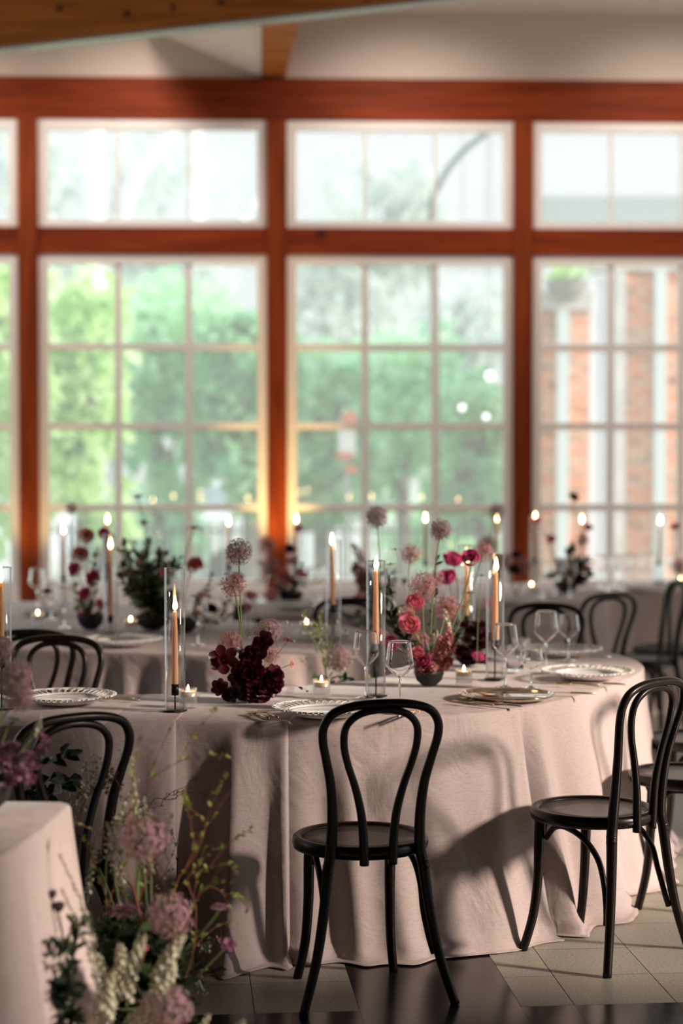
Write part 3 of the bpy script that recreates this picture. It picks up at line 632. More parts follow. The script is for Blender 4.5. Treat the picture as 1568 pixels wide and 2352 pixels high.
# ============================================================ CANDLES
def candle_set(px, py, stemh, clen, place, flame=True, lean=0, chim=.475, tint=None, simple=False):
    p = PZ(px, py, TT+.004); p.z = TT+.006
    h = thing('candle_holder', 'black metal taper holder '+place, 'candle holder', p)
    m = MB(); m.lathe([(.0001,0),(.040,0),(.041,.002),(.0405,.004),(.0001,.005)], 32); m.build('base', IRON, h)
    m = MB(); m.tube([(0,0,.004),(0,0,stemh)], .0028, 8); m.build('stem', IRON, h)
    m = MB(); m.lathe([(.0001,stemh-.001),(.0125,stemh),(.013,stemh+.037),(.0108,stemh+.037),(.0108,stemh+.012),(.0001,stemh+.012)], 20); m.build('cup', IRON, h)
    c = thing('taper_candle', 'lit peach taper candle '+place, 'candle', (p.x, p.y, p.z+stemh+.013)); c.rotation_euler = (0, lean, 0)
    m = MB(); m.lathe([(.0001,0),(.0105,0),(.0107,.03),(.0105,clen*.4),(.0085,clen*.8),(.0066,clen-.004),(.0050,clen),(.0025,clen-.003),(.0001,clen-.003)], 16); wx = m.build('wax', WAX, c)
    m = MB(); m.tube([(0,0,clen-.003),(.0005,0,clen+.004),(.0015,0,clen+.008)], .0009, 5); wk = m.build('wick', WICK, wx)
    m = MB(); m.lathe([(.0001,0),(.005,.004),(.008,.012),(.0076,.021),(.0045,.035),(.0018,.046),(.0001,.052)], 12, 0, (.001,0,clen+.003)); m.build('flame', FLAME, wx)
    if chim:
        g = MB(); R = .0345
        g.lathe([(R,0),(R,chim-.001),(R-.001,chim),(R-.0022,chim-.001),(R-.0022,0),(R,0)], 40)
        g.tube([(( R-.001)*math.cos(2*PI*q/40), (R-.001)*math.sin(2*PI*q/40), chim-.0008) for q in range(41)], .0015, 6, 1, False); o = g.build('glass_chimney', [CHIM, RIMG]); o.location = (p.x, p.y, p.z+.0045)
        tag(o, 'clear glass cylinder '+place, 'glass cylinder')
candle_set(402, 1634, .053, .268, 'nearest on the front table, left of the burgundy flowers')
candle_set(863, 1600, .150, .285, 'behind the two front wine glasses on the near table', chim=.478)
candle_set(1136, 1561, .115, .285, 'right of the dark red dahlias, flame above its glass', lean=.012)
candle_set(1071, 1513, .145, .24, 'at the back of the near table, beside the dark cosmos')
candle_set(4, 1630, .145, .27, 'cut by the left edge above the mauve alliums', lean=.0)
candle_set(254, 1455, .05, .345, 'on the middle table, right of the magenta flower bowl')
candle_set(146, 1399, .15, .26, 'far back on the middle table, left of the magenta flower bowl')
candle_set(247, 1388, .20, .255, 'at the back of the middle table, flame above the magenta flowers')
candle_set(765, 1487, .155, .29, 'on the middle table between the two front flower bowls', lean=-.02)
candle_set(525, 1385, .19, .25, 'on the far table behind the burgundy flower bowl')
candle_set(680, 1372, .19, .25, 'on the far table right of the glowing middle post')
candle_set(976, 1379, .205, .25, 'on the far table below the pale globe of allium, centre right', chim=0)
candle_set(1140, 1373, .19, .26, 'on the far table directly behind the near red dahlias')
candle_set(1228, 1360, .18, .26, 'on the far table just right of the right window post')
candle_set(1335, 1342, .16, .24, 'farthest back, in front of the brick pier')
candle_set(1513, 1340, .12, .27, 'at the right end of the far table', lean=.02)
# votives
vot = thing('tealight_votive', 'x', 'candle')
m = MB(); m.lathe([(.0001,.0),(.0295,.0),(.0305,.004),(.0305,.066),(.029,.067),(.027,.066),(.027,.014),(.0001,.012)], 72, rib=.018, ribn=24); m.build('glass_cup', VOTG, vot)
m = MB(); m.lathe([(.0001,.038),(.0255,.038),(.0258,.056),(.018,.0555),(.0001,.054)], 24); m.build('wax', WWAX, vot)
m = MB(); m.lathe([(.0001,0),(.0036,.003),(.0048,.008),(.003,.016),(.0001,.023)], 10, 0, (0,0,.056)); m.build('flame', FLAME, vot)
vk = kids(vot)
for i, (px, py, lb) in enumerate([(432,1625,'ribbed glass tealight beside the nearest glass chimney'), (738,1602,'ribbed glass tealight behind the large plate in the centre'), (1065,1576,'ribbed glass tealight right of the black ranunculus bowl'),
      (87,1437,'small tealight near the left end of the middle table'), (300,1453,'small tealight beside the greenery bush on the middle table'), (704,1459,'small tealight beside the lattice plate on the middle table'),
      (1220,1366,'small tealight glowing on the far table right of the post'), (1563,1352,'small orange tealight at the right edge of the far table')]):
    p = PZ(px, py, TT+.005)
    if i == 0: vot.location = p; vot['label'] = lb
    else: dup(vot, p, i, lb, None, None, vk)

# ============================================================ CHINA, GLASS, CUTLERY
def make_plate():
    t = thing('lattice_plate', 'x', 'plate'); R = .172
    m = MB(); m.lathe([(.0001,.008),(.098,.008),(.108,.013),(.112,.016),(.112,.011),(.100,.003),(.085,.000),(.0001,.000)], 64); m.build('well', CHINA, t)
    # open-work rim: ring band, overlapping hoops, scalloped edge
    m = MB(); m.tube([Vector((.118*math.cos(a), .118*math.sin(a), .018)) for a in [2*PI*k/64 for k in range(65)]], .0042, 8, caps=False)
    m.tube([Vector(((R-.004+.0035*math.cos(20*a))*math.cos(a), (R-.004+.0035*math.cos(20*a))*math.sin(a), .0295)) for a in [2*PI*k/160 for k in range(161)]], .0034, 8, caps=False)
    for k in range(40):
        a = 2*PI*k/40
        for s in (-1, 1):
            pts = []
            for q in range(7):
                u = q/6; aa = a+s*.085*math.sin(PI*u); rr = .119+(R-.124)*u; pts.append((rr*math.cos(aa), rr*math.sin(aa), .0175+.0115*u))
            m.tube(pts, .0024, 5, caps=False)
    for k in range(60):
        a = 2*PI*k/60; m.ball(((R+.001)*math.cos(a), (R+.001)*math.sin(a), .0298), .0036, 4)
    m.build('rim', CHINA, t); return t
pl = make_plate(); plk = kids(pl)
PLS = [(746,1634,1.0,'white openwork plate nearest the front chair, centre'), (150,1606,1.0,'white openwork plate at left behind the nearest chair and mauve alliums'), (1348,1549,1.02,'white openwork plate on the rounded right end of the near table'),
       (1290,1497,1.0,'white openwork plate behind the wine glasses, second on the right'), (284,1474,1.0,'white openwork plate on the middle table behind the nearest candle'), (752,1459,.92,'white openwork plate at the right end of the middle table'),
       (95,1406,.95,'white openwork plate far left on the middle table'), (668,1392,.9,'white plate on the far table behind the burgundy bowl'), (1190,1382,.9,'white plate on the far table right of the tall near candle'), (1480,1352,.9,'white plate on the far table in front of the brick wall')]
for i, (px, py, s, lb) in enumerate(PLS):
    p = PZ(px, py, TT+.022); p.z = TT+.009
    if i == 0: pl.location = p; pl['label'] = lb; pl.rotation_euler = (0,0,.3)
    else: dup(pl, p, i*.7, lb, None, (s,s,1), plk)
m = MB(); m.lathe([(.0001,.002),(.145,.003),(.150,.006),(.166,.014),(.169,.0145),(.168,.011),(.152,.002),(.140,-.001),(.0001,-.001)], 72); o = m.build('charger_tray', SILV); p = PZ(1165,1600,TT+.012); o.location = (p.x, p.y, TT+.010)
tag(o, 'mirror-bright gold and silver round charger on the near table', 'charger')
def make_glass(h=.235, rmax=.048, rrim=.037):
    t = thing('wine_glass', 'x', 'wine glass'); b = h*.47
    m = MB(); pr = [(.0001,b),(.010,b+.003),(rmax*.62,b+.020),(rmax*.97,b+.040),(rmax,b+.047),(rmax*.95,b+.065),(rmax*.86,b+.10),(rrim+.0010,h-.006),(rrim+.0001,h-.0008)]
    m.lathe(pr+[(rrim-.0006,h),(rrim-.0013,h-.0008),(rrim-.0003,h-.006)]+[(max(.0001,r-.0014),z+(.001 if r < .03 else 0)) for r,z in reversed(pr[:-2])], 40); m.build('bowl', CRYS, t)
    m = MB(); m.lathe([(.0001,b+.001),(.006,b-.003),(.0040,b-.02),(.0036,b*.5),(.0040,.015),(.010,.006),(.034,.0018),(.037,.0010),(.037,0),(.0001,0)], 24); m.build('stem', CRYS, t); return t
gl = make_glass(); gk = kids(gl)
GLS = [(840,1607,1,'wine glass nearest left, in front of the tall candle on the near table'), (917,1638,1,'wine glass nearest right, just above the front chair'), (1253,1545,1.02,'tall wine glass on the near table at right, hoop of a chair seen through it'),
       (1219,1583,.62,'small stemmed glass whose foot touches the mirror charger, right one'), (1160,1583,1.0,'stemmed glass standing behind the mirror charger, left one'), (1305,1520,.82,'stemmed glass right of the tall wine glass, catching a bright window spark'),
       (86,1405,1,'wine glass at far left in front of the left post'), (148,1445,.85,'wine glass on the middle table left of the magenta bowl'), (455,1485,.95,'wine glass on the middle table just right of the nearest chimney'), (118,1425,.8,'short stemmed glass on the middle table beside the far left plate'),
       (398,1415,.8,'glass on the middle table behind the nearest flame')]
for i, (px, py, s, lb) in enumerate(GLS):
    p = PZ(px, py, TT+.003); p.z = TT+.010
    if i == 0: gl.location = p; gl['label'] = lb
    else: dup(gl, p, i, lb, None, (s if s > .9 else .95, s if s > .9 else .95, s), gk)
FG = [(1275,1368,0),(1290,1362,0),(1308,1372,0),(1245,1372,0),(1378,1352,1),(1396,1358,1),(1412,1350,1),(1428,1356,1),(1442,1349,1),(1458,1354,1),(1492,1350,1),(1548,1352,1),(1000,1384,2),(1030,1378,2),(1060,1386,2),(900,1390,2),(720,1392,3),(735,1386,3),(600,1385,3)]
for k, (px, py, g) in enumerate(FG):
    p = PZ(px, py, TT+.003); p.z = TT+.008
    nm = ['wine glasses crowded on the far table right of the post','wine glasses on the far table before the brick wall','wine glasses on the far table at centre right','wine glasses on the far table near the middle post'][g]
    dup(gl, p, k, ['wine glass in the sparkling crowd on the far table just right of the post','wine glass in the white sparkling row on the far table before the brick wall','blurred wine glass on the far table behind the ranunculus flowers','blurred wine glass on the far table beside the glowing middle post'][g], nm, (.95,.95,.93), gk)
def tumbler(px, py, lb, s=1):
    p = PZ(px, py, TT+.003); t = thing('water_tumbler', lb, 'tumbler', (p.x, p.y, TT+.009)); m = MB()
    m.lathe([(.0001,0),(.028*s,0),(.034*s,.01),(.037*s,.05),(.0343*s,.102*s),(.034*s,.1045*s),(.0333*s,.105*s),(.0326*s,.1045*s),(.0325*s,.102*s),(.035*s,.05),(.031*s,.014),(.0001,.011)], 36); m.build('glass_wall', CRYS, t)
    m = MB(); m.lathe([(.0001,.012),(.030*s,.014),(.0345*s,.050),(.0001,.050)], 28); m.build('water', glass_mat('water_'+str(px), (.95,.97,.98), .6, .05), t)
tumbler(1182,1545,'low water tumbler behind the mirror charger, near the rightmost near candle')
tumbler(1200,1520,'low water tumbler left of the tall wine glass at right', .9)
tumbler(30,1608,'clear tumbler beside the left-edge candle')
def make_fork():
    t = thing('dinner_fork', 'x', 'fork')
    m = MB(); pts = [(0,-.075,.004),(0,-.04,.005),(0,.0,.006),(0,.03,.004)]; m.tube(pts, [.0048,.0042,.0028,.0024], 8); m.build('handle', HANDLE, t)
    m = MB(); m.add([(-.003,.028,.004),(.003,.028,.004),(.010,.045,.002),(.0115,.058,.002),(-.0115,.058,.002),(-.010,.045,.002),(-.003,.028,.0055),(.003,.028,.0055),(.010,.045,.0035),(.0115,.058,.0035),(-.0115,.058,.0035),(-.010,.045,.0035)],
        [(5,4,3,2,1,0),(6,7,8,9,10,11),(0,1,7,6),(1,2,8,7),(2,3,9,8),(3,4,10,9),(4,5,11,10),(5,0,6,11)])
    for k in range(4): x = -.0096+.0064*k; m.tube([(x,.057,.0027),(x,.075,.0035),(x*.92,.098,.007)], [.0017,.0016,.0008], 6)
    m.build('tines', GOLD, t); return t
fk = make_fork(); fkk = kids(fk)
FORKS = [(597,1650,25,'gold fork left of the centre plate, leftmost of the pair'), (620,1648,22,'gold fork touching the centre plate, right one of the pair'), (262,1610,75,'gold fork beside the left plate, nearer the plate'), (276,1613,70,'gold fork beside the left plate, farther from it'),
         (1092,1622,50,'gold fork left of the mirror charger, lower of two'), (1112,1615,52,'gold fork left of the mirror charger, upper one under the tray'), (1330,1578,68,'gold fork in front of the right plate'), (930,1646,-20,'fork seen through the front chair hoop, left'), (952,1644,-20,'fork seen through the front chair hoop, right')]
for i, (px, py, a, lb) in enumerate(FORKS):
    p = PZ(px, py, TT+.004); p.z = TT+.010; rz = math.radians(a)
    if i == 0: fk.location = p; fk.rotation_euler = (0,0,rz); fk['label'] = lb
    else: dup(fk, p, rz, lb, None, None, fkk)
def make_knife():
    t = thing('dinner_knife', 'x', 'knife'); m = MB(); m.box((0,-.06,.004), (.011,.09,.006)); m.build('handle', HANDLE, t)
    m = MB(); m.add([(-.005,-.015,.003),(.005,-.015,.003),(.008,.03,.003),(.007,.08,.003),(-.002,.105,.003),(-.006,.08,.003)]+[(-.005,-.015,.005),(.005,-.015,.005),(.008,.03,.004),(.007,.08,.004),(-.002,.105,.004),(-.006,.08,.005)],
        [(5,4,3,2,1,0),(6,7,8,9,10,11)]+[(k,(k+1)%6,(k+1)%6+6,k+6) for k in range(6)]); m.build('blade', GOLD, t, False); return t
kn = make_knife(); kk = kids(kn)
for i, (px, py, a, lb) in enumerate([(1300,1597,75,'table knife right of the mirror charger'), (1375,1575,70,'gold knife in front of the right plate'), (1138,1622,52,'table knife handle left of the mirror charger'), (1345,1512,75,'gold knife beside the second right plate')]):
    p = PZ(px, py, TT+.004); p.z = TT+.010
    if i == 0: kn.location = p; kn.rotation_euler = (0,0,math.radians(a)); kn['label'] = lb
    else: dup(kn, p, math.radians(a), lb, None, None, kk)
# ============================================================ FLOWERS
HEADS = {}; TIP = {}
def axis_to(d): return Vector(d).normalized().to_track_quat('Z', 'Y').to_matrix().to_4x4()
def fib(n): return [Vector((math.cos(i*2.39996)*math.sqrt(1-(1-2*(i+.5)/n)**2), math.sin(i*2.39996)*math.sqrt(1-(1-2*(i+.5)/n)**2), 1-2*(i+.5)/n)) for i in range(n)]
def m_allium(mats, seed, n=250):
    r = random.Random(seed); m = MB()
    for d in fib(n):
        d = (d+Vector((r.gauss(0,.08), r.gauss(0,.08), r.gauss(0,.08)))).normalized(); q = r.uniform(.66,1.0)
        m.tube([d*.08, d*q*.93], [.006,.008], 3, 1, False); M = Matrix.Translation(d*q*.93) @ axis_to(d)
        tw = r.uniform(0,6)
        for k in range(6):
            m.petal(M @ Matrix.Rotation(tw+k*PI/3, 4, 'Z'), .16, .040, .3, .1, 0, 2, 0, 1)
        m.tube([d*q*.93, d*q*1.03], [.018,.012], 4, 1)
    m.ball((0,0,0), .1, 6, 1)
    return m.mesh('allium_head', mats)
def layered(name, mat_, layers, seed, cup=.35, ruf=.01, eye=None):
    r = random.Random(seed); m = MB()
    for (n, r0, z0, L, Wd, tilt, curl) in layers:
        a0 = r.uniform(0,6.28)
        for k in range(n):
            a = a0+2*PI*k/n+r.uniform(-.12,.12)
            M = Matrix.Rotation(a, 4, 'Z') @ Matrix.Translation((0, r0, z0)); 
            m.petal(M, L*r.uniform(.88,1.1), Wd*r.uniform(.9,1.1), tilt+r.uniform(-.12,.12), curl, cup, 6, 0, 1.45, ruf)
    if eye: m.ball((0,0,eye[1]), eye[0], 6, 1)
    m.ball((0,0,-.02), .12, 5, 2)
    return m.mesh(name, mat_)
def head(kind):
    if kind in HEADS: return HEADS[kind]
    b = kind.rstrip('0123456789'); sd = int(kind[len(b):] or 0)+1
    if b == 'allium': me = m_allium([ALLM, STEM], sd)
    elif b == 'alliumpale': me = m_allium([ALLP, TWIG], sd, 150)
    elif b in ('ranunculus', 'coral', 'magenta', 'blush'):
        mt = {'ranunculus': PINK, 'coral': CORAL, 'magenta': MAGE, 'blush': BLUSH}[b]
        me = layered(b, [mt, LIME, STEM], [(9,.34,-.25,.85,.85,.55,.95),(8,.26,-.2,.8,.75,.85,.9),(8,.2,-.12,.7,.6,1.05,.95),(7,.13,-.08,.62,.5,1.2,1.0),(6,.07,0,.5,.4,1.3,1.1),(4,.03,.05,.36,.3,1.4,1.2)], sd, .5, .03)
    elif b == 'burgundy': me = layered(b, [BURG, CHOC, STEM], [(7,.08,-.1,1.0,.92,.15,.3),(7,.06,0,.85,.8,.6,.5),(6,.03,.05,.6,.6,1.0,.6)], sd, .3, .04, (.10,.12))
    elif b == 'star': me = layered(b, [BURG, LIME, STEM], [(6,.06,-.05,1.0,.78,.2,.4),(4,.04,0,.75,.6,.8,.4)], sd, .25, .02, (.08,.1))
    elif b == 'cosmos': me = layered(b, [CHOC, BURG, STEM], [(8,.1,0,.95,.55,.1,-.15)], sd, .15, .02, (.2,.05))
    elif b == 'scabiosa': me = layered(b, [BLUSH, RUST, STEM], [(12,.3,-.05,.8,.4,-.05,-.1),(12,.2,.05,.6,.3,.25,-.1),(9,.1,.1,.4,.2,.6,0)], sd, .2, .05, (.22,.1))
    elif b == 'pod': 
        m = MB(); m.lathe([(.0001,-.7),(.45,-.55),(.8,-.1),(.9,.5),(.8,.62),(.5,.5),(.0001,.45)], 14)
        for k in range(10): m.petal(Matrix.Rotation(k*.628,4,'Z') @ Matrix.Translation((0,.55,.3)), .5, .3, 1.1, .2, .1, 3)
        me = m.mesh('seed_pod', [mat('pod_plum_black', (.035,.014,.02), .6)])
    HEADS[kind] = me; return me
PARTN = {'allium':'flower_head','alliumpale':'flower_head','pod':'seed_cup'}
def flower(kind, tip, base, rad, label, cat='flower', group=None, smat=STEM, srad=.0028, face=None, bend=.03, stem=True, seed=0):
    b = kind.rstrip('0123456789'); tip = Vector(tip); base = Vector(base)
    nm = {'allium':'allium_flower','alliumpale':'allium_flower','ranunculus':'ranunculus_flower','coral':'ranunculus_flower','magenta':'ranunculus_flower','blush':'rose_flower','burgundy':'dahlia_flower','star':'dahlia_flower','cosmos':'cosmos_flower','scabiosa':'scabiosa_flower','pod':'scabiosa_pod'}[b]
    t = thing(nm, label, cat, base, 0, group); TIP[t] = tip; r = random.Random(hash((round(tip.x,3), round(tip.z,3), seed)))
    d = tip-base
    if face is None: face = Vector((r.uniform(-.4,.4), r.uniform(-.7,0), .8))
    face = Vector(face).normalized()
    if stem:
        side = Vector((r.uniform(-1,1), r.uniform(-.4,.4), 0))*bend
        tipb = d-face*rad*(.15 if 'allium' in b else .3)
        sp = spline([Vector((0,0,0)), d*.4+side, d*.78+side*.9+Vector((0,0,.0)), tipb], 6)
        m = MB(); m.tube(sp, srad, 6); m.build('stem', smat, t)
    rad = rad*{'allium':1.17,'alliumpale':1.17,'ranunculus':1.35,'coral':1.35,'magenta':1.35,'blush':1.3,'burgundy':1.1,'star':1.1}.get(b, 1); h = obj(PARTN.get(b, 'bloom'), head(kind), t, d); q = face.to_track_quat('Z', 'Y'); h.rotation_euler = (q @ Euler((0,0,r.uniform(0,6))).to_quaternion()).to_euler(); h.scale = (rad, rad, rad)
    return t
def bowl(px, py, r, h, label, D=None):
    p = PZ(px, py, TT) if D is None else PD(px, py, D); z = TT+.006
    m = MB(); m.lathe([(.0001,0),(r*.45,0),(r*.5,.003),(r*.85,h*.35),(r,h*.8),(r*1.0,h),(r*.94,h),(r*.93,h*.8),(r*.75,h*.4),(.0001,h*.3)], 40); o = m.build('flower_bowl', BOWLM); o.location = (p.x, p.y, z)
    tag(o, label, 'bowl'); return Vector((p.x, p.y, z+h*.75))
def spike(tip, base, label, m1, r0=.018, n=60, group=None, cat='flower', nm='flower_spike', droop=.0, fl=.010, cov=.6, seed=1, stemm=STEM, petals=5):
    tip, base = Vector(tip), Vector(base); t = thing(nm, label, cat, base, 0, group); TIP[t] = tip; r = random.Random(seed); d = tip-base; side = Vector((r.uniform(-1,1), r.uniform(-1,1), 0))*d.length*.08
    sp = spline([Vector((0,0,0)), d*.35+side, d*.75+side*1.2+Vector((0,0,droop)), d], 8)
    m = MB(); m.tube(sp, [.0028*(1-.6*i/len(sp)) for i in range(len(sp))], 5); m.build('stem', stemm, t); m = MB(); N = len(sp)-1
    for k in range(n):
        u = 1-cov*(1-(k+.5)/n); i = min(N-1, int(u*N)); p = sp[i].lerp(sp[i+1], u*N-i); ax = (sp[i+1]-sp[i]).normalized(); a = k*2.4
        o1 = ax.orthogonal().normalized(); o2 = ax.cross(o1); e = (o1*math.cos(a)+o2*math.sin(a)); u = max(0, min(1, u+r.uniform(-.012,.012))); a += r.uniform(-.6,.6); w = r0*(1-.75*max(0,(u-.6)/.4)**1.5)*r.uniform(.6,1.2)
        M = Matrix.Translation(p+e*w) @ axis_to(e+ax*.4); s = fl*(1-.5*max(0,(u-.7)/.3))*r.uniform(.7,1.3)
        for q in range(petals): m.petal(M @ Matrix.Rotation(q*6.283/petals,4,'Z'), s, s*.7, .4, .3, .2, 2, 0, 1)
    m.build('florets', m1, t); return t
def twig(P, label, mt, leaf=None, n=20, lsz=.02, group=None, nm='leafy_branch', cat='branch', rad=.0022, blossom=None, nb=0, bsz=.004, seed=1, wob=.0, sub=0, lw=.55):
    P = [Vector(p) for p in P]; base = P[0].copy(); r = random.Random(seed); Q = [p-base for p in P]
    sp = spline(Q, 8); N = len(sp)-1
    if wob: sp = [p+Vector((math.sin(i*1.7+seed), math.cos(i*1.3), math.sin(i*2.3+1)))*wob*min(1,i/4) for i, p in enumerate(sp)]
    t = thing(nm, label, cat, base, 0, group); TIP[t] = P[-1]; m = MB(); m.tube(sp, [rad*(1-.65*i/N) for i in range(N+1)], 5); br = [sp]
    for k in range(sub):
        i = int(N*(.25+.6*k/max(1,sub))); ax = (sp[i+1]-sp[i-1]).normalized(); d = (ax+Vector((r.uniform(-1,1), r.uniform(-.6,.6), r.uniform(-.5,.9)))*.9).normalized(); L = r.uniform(.25,.45)*(sp[-1]-sp[0]).length*(1-.4*k/sub)
        s2 = spline([sp[i], sp[i]+d*L*.5+Vector((0,0,.01)), sp[i]+d*L+Vector((0,0,-.01))], 6); br.append(s2)
        if wob: s2[:] = [p+Vector((math.sin(j*1.9), math.cos(j*1.1+k), math.sin(j*2.1)))*wob*min(1,j/3) for j, p in enumerate(s2)]
        m.tube(s2, [rad*.6*(1-.6*j/len(s2)) for j in range(len(s2))], 4)
    m.build('twig', mt, t)
    def scatter(num, fn):
        for k in range(num):
            b = r.choice(br) if len(br) > 1 and r.random() < .75 else br[0]; u = r.uniform(.15,1); i = min(len(b)-2, int(u*(len(b)-1))); fn(b[i].lerp(b[i+1], u*(len(b)-1)-i), (b[i+1]-b[i]).normalized())
    if leaf:
        m = MB()
        def lf(p, ax):
            d = (ax*.6+Vector((r.uniform(-1,1), r.uniform(-1,1), r.uniform(-.6,.8)))).normalized(); s = lsz*r.uniform(.6,1.25); m.leaf(p, d, (r.uniform(-.3,.3),-.5,1), s, s*lw)
        scatter(n, lf); m.build('leaves', leaf, t)
    if nb:
        m = MB()
        def bl(p, ax):
            c = p+Vector((r.uniform(-1,1), r.uniform(-1,1), r.uniform(-1,1)))*bsz*1.6; M = Matrix.Translation(c) @ axis_to((r.uniform(-1,1), r.uniform(-1,.4), r.uniform(-.2,1)))
            for q in range(5): m.petal(M @ Matrix.Rotation(q*1.2566,4,'Z'), bsz, bsz*.8, .3, .3, .2, 2, 0, 1)
        scatter(nb, bl); m.build('blossoms', blossom, t)
    return t
R = random.Random(77)
# ---- burgundy bowl in front
b = bowl(567, 1612, .062, .062, 'black ceramic bowl under the burgundy flowers at the table front'); D0 = b.y
F = flower
F('allium1', PD(548,1267,D0-.01), b+Vector((-.01,0,0)), .044, 'tallest mauve allium above the burgundy flowers', face=(0,0,1), bend=.012)
F('alliumpale1', PD(535,1343,D0-.05), b+Vector((-.015,0,0)), .043, 'second mauve allium, just below the tallest over the burgundy bowl', face=(0,0,1), bend=.012)
F('allium2', PD(616,1452,D0), b+Vector((.01,0,0)), .047, 'mauve allium right and low above the burgundy flowers', face=(.2,-.3,1))
F('alliumpale2', PD(529,1477,D0-.03), b, .043, 'mauve allium left and low above the burgundy flowers', face=(-.2,-.3,1))
F('alliumpale3', PD(620,1503,D0+.05), b, .033, 'small mauve allium tucked behind the burgundy flowers', face=(.2,-.1,1))
F('alliumpale1', PD(535,1528,D0+.04), b, .030, 'small mauve allium between the burgundy petals on the left', face=(-.2,-.1,1))
for k, (x, y, s, lb) in enumerate([(512,1516,.047,'large burgundy star flower sticking out left of the bowl'), (590,1500,.045,'burgundy star flower on top of the dark mass'), (608,1472,.034,'burgundy flower just under the low right allium'), (505,1580,.03,'burgundy bud drooping at the lower left of the mass')]):
    F('star%d' % (k%2), PD(x,y,D0-.07), b, s, lb, face=(R.uniform(-.5,.3),-1,R.uniform(0,.6)))
for k in range(19):
    a = R.uniform(0, 6.28); q = R.random()**.6; x = 570+68*q*math.cos(a); y = 1556+50*q*math.sin(a)
    F('burgundy%d' % (k%3), PD(x, y, D0-.03-.06*(1-q*q)), b, R.uniform(.030,.038), 'burgundy flower packed in the dark mass over the front bowl', group='burgundy flowers massed over the front bowl', face=((x-570)/60,-1,.2-(y-1560)/60), stem=(k%3==0))
F('cosmos0', PD(661,1470,D0-.02), b, .020, 'dark cosmos on a thin stem right of the burgundy mass, upper', srad=.0012, smat=STEM, face=(.3,-.2,1))
F('scabiosa0', PD(671,1525,D0-.02), b, .018, 'small dusty cosmos right of the burgundy mass, lower', srad=.0012, face=(.8,-.4,.2))
twig([b, PD(640,1572,D0-.05), PD(680,1576,D0-.05), PD(716,1590,D0-.05)], 'thin brown tendril reaching right from the burgundy bowl', TWIG, CHOC, 4, .02, rad=.001)
twig([b, PD(600,1500,D0+.1), PD(680,1470,D0+.2), PD(700,1400,D0+.25)], 'airy cream-budded twig behind the burgundy flowers', STEM, None, nb=26, bsz=.005, blossom=CREAM, rad=.0011, sub=4)
# ---- ranunculus bowl
b = bowl(985, 1578, .056, .060, 'black ceramic bowl of pink ranunculus on the near table'); D0 = b.y
F('alliumpale2', PD(973,1345,D0-.02), b, .052, 'large pinkish allium in the middle of the ranunculus bowl', face=(0,-.4,1), bend=.01)
F('allium3', PD(1012,1217,D0+.05), b, .039, 'round mauve allium on the tallest curving stem of the ranunculus bowl', face=(0,-.2,1), bend=.03)
F('alliumpale3', PD(1027,1396,D0+.08), b, .048, 'mauve allium right of the large pinkish one, behind the stems', face=(.1,-.4,1))
F('alliumpale1', PD(944,1273,D0+.5), b+Vector((0,.4,0)), .040, 'blurred mauve allium left of the tall curving stem', face=(0,-.2,1))
F('allium1', PD(865,1187,D0+.9), PZ(880,1520,TT), .046, 'allium high in the centre, above the tall candle with two glasses', face=(0,-.7,.6))
for k, (kd, x, y, s, lb) in enumerate([('ranunculus0',937,1436,.040,'large pink ranunculus left of the bowl flowers'), ('ranunculus1',951,1386,.034,'pink ranunculus just below the large allium'), ('magenta0',899,1480,.028,'magenta ranunculus lowest on the left, behind the wine glass'), ('magenta1',975,1520,.028,'purple-magenta ranunculus at the lip of the black bowl'),
        ('magenta2',1082,1284,.034,'bright magenta ranunculus high at right on a slanting stem'), ('ranunculus2',958,1500,.024,'coral-pink bud low in the ranunculus bowl')]):
    F(kd, PD(x,y,D0-.04+(.05 if x > 1050 else 0)), b, s, lb, face=(R.uniform(-.6,.2),-1,.5))
F('cosmos0', PD(1076,1362,D0+.1), b, .024, 'dark red cosmos in front of the back candle', srad=.0013, face=(0,.1,1))
F('cosmos0', PD(1105,1322,D0+.35), b+Vector((.2,.3,0)), .024, 'dark red cosmos left of the rightmost near candle', srad=.0013, face=(0,.1,1))
F('cosmos0', PD(908,1262,D0+.3), b+Vector((0,.2,0)), .020, 'dark cosmos on a thin stem left of the blurred allium', srad=.0012, face=(0,.1,1))
F('cosmos0', PD(896,1296,D0+.3), b+Vector((0,.2,0)), .024, 'dark flat cosmos below another, beside the two-glass candle', srad=.0012, face=(-.1,.1,1))
for k, (x, y, x2, y2) in enumerate(((1030,1440,995,1538),(1046,1480,1005,1540),(1010,1462,985,1538),(960,1530,985,1545),(1000,1525,990,1545),(1035,1515,1000,1540),(1020,1490,992,1540),(1040,1455,1000,1540),(990,1500,985,1540))):
    spike(PD(x,y,D0-.05), PD(x2,y2,D0-.02), 'rust-pink spike of stock flowers at the right of the ranunculus bowl', RUST if k % 2 else BLUSH, .014, 46, 'rust-pink stock spikes in the ranunculus bowl', fl=.013, cov=.75, seed=k, petals=4)
for k, (x, y) in enumerate(((912,1392),(1005,1448),(1020,1400))):
    spike(PD(x,y,D0), b, 'cream and green budding spike rising %s' % ['left of the large pink ranunculus','in the middle of the ranunculus bowl','beside the second allium'][k], CREAM, .010, 22, fl=.010, cov=.35, seed=20+k)
for k, (x, y, s) in enumerate(((890,1400,.05),(905,1440,.05),(925,1470,.04),(1060,1440,.04),(890,1360,.05),(1000,1290,.04))):
    twig([b+Vector((0,.08,0)), PD((x+985)/2,(y+1560)/2,D0+.12), PD(x,y,D0+.15)], 'dark leafy sprig behind the ranunculus flowers', STEMD, LEAFD, 16, s, 'dark leafy sprigs in the ranunculus bowl', seed=k)
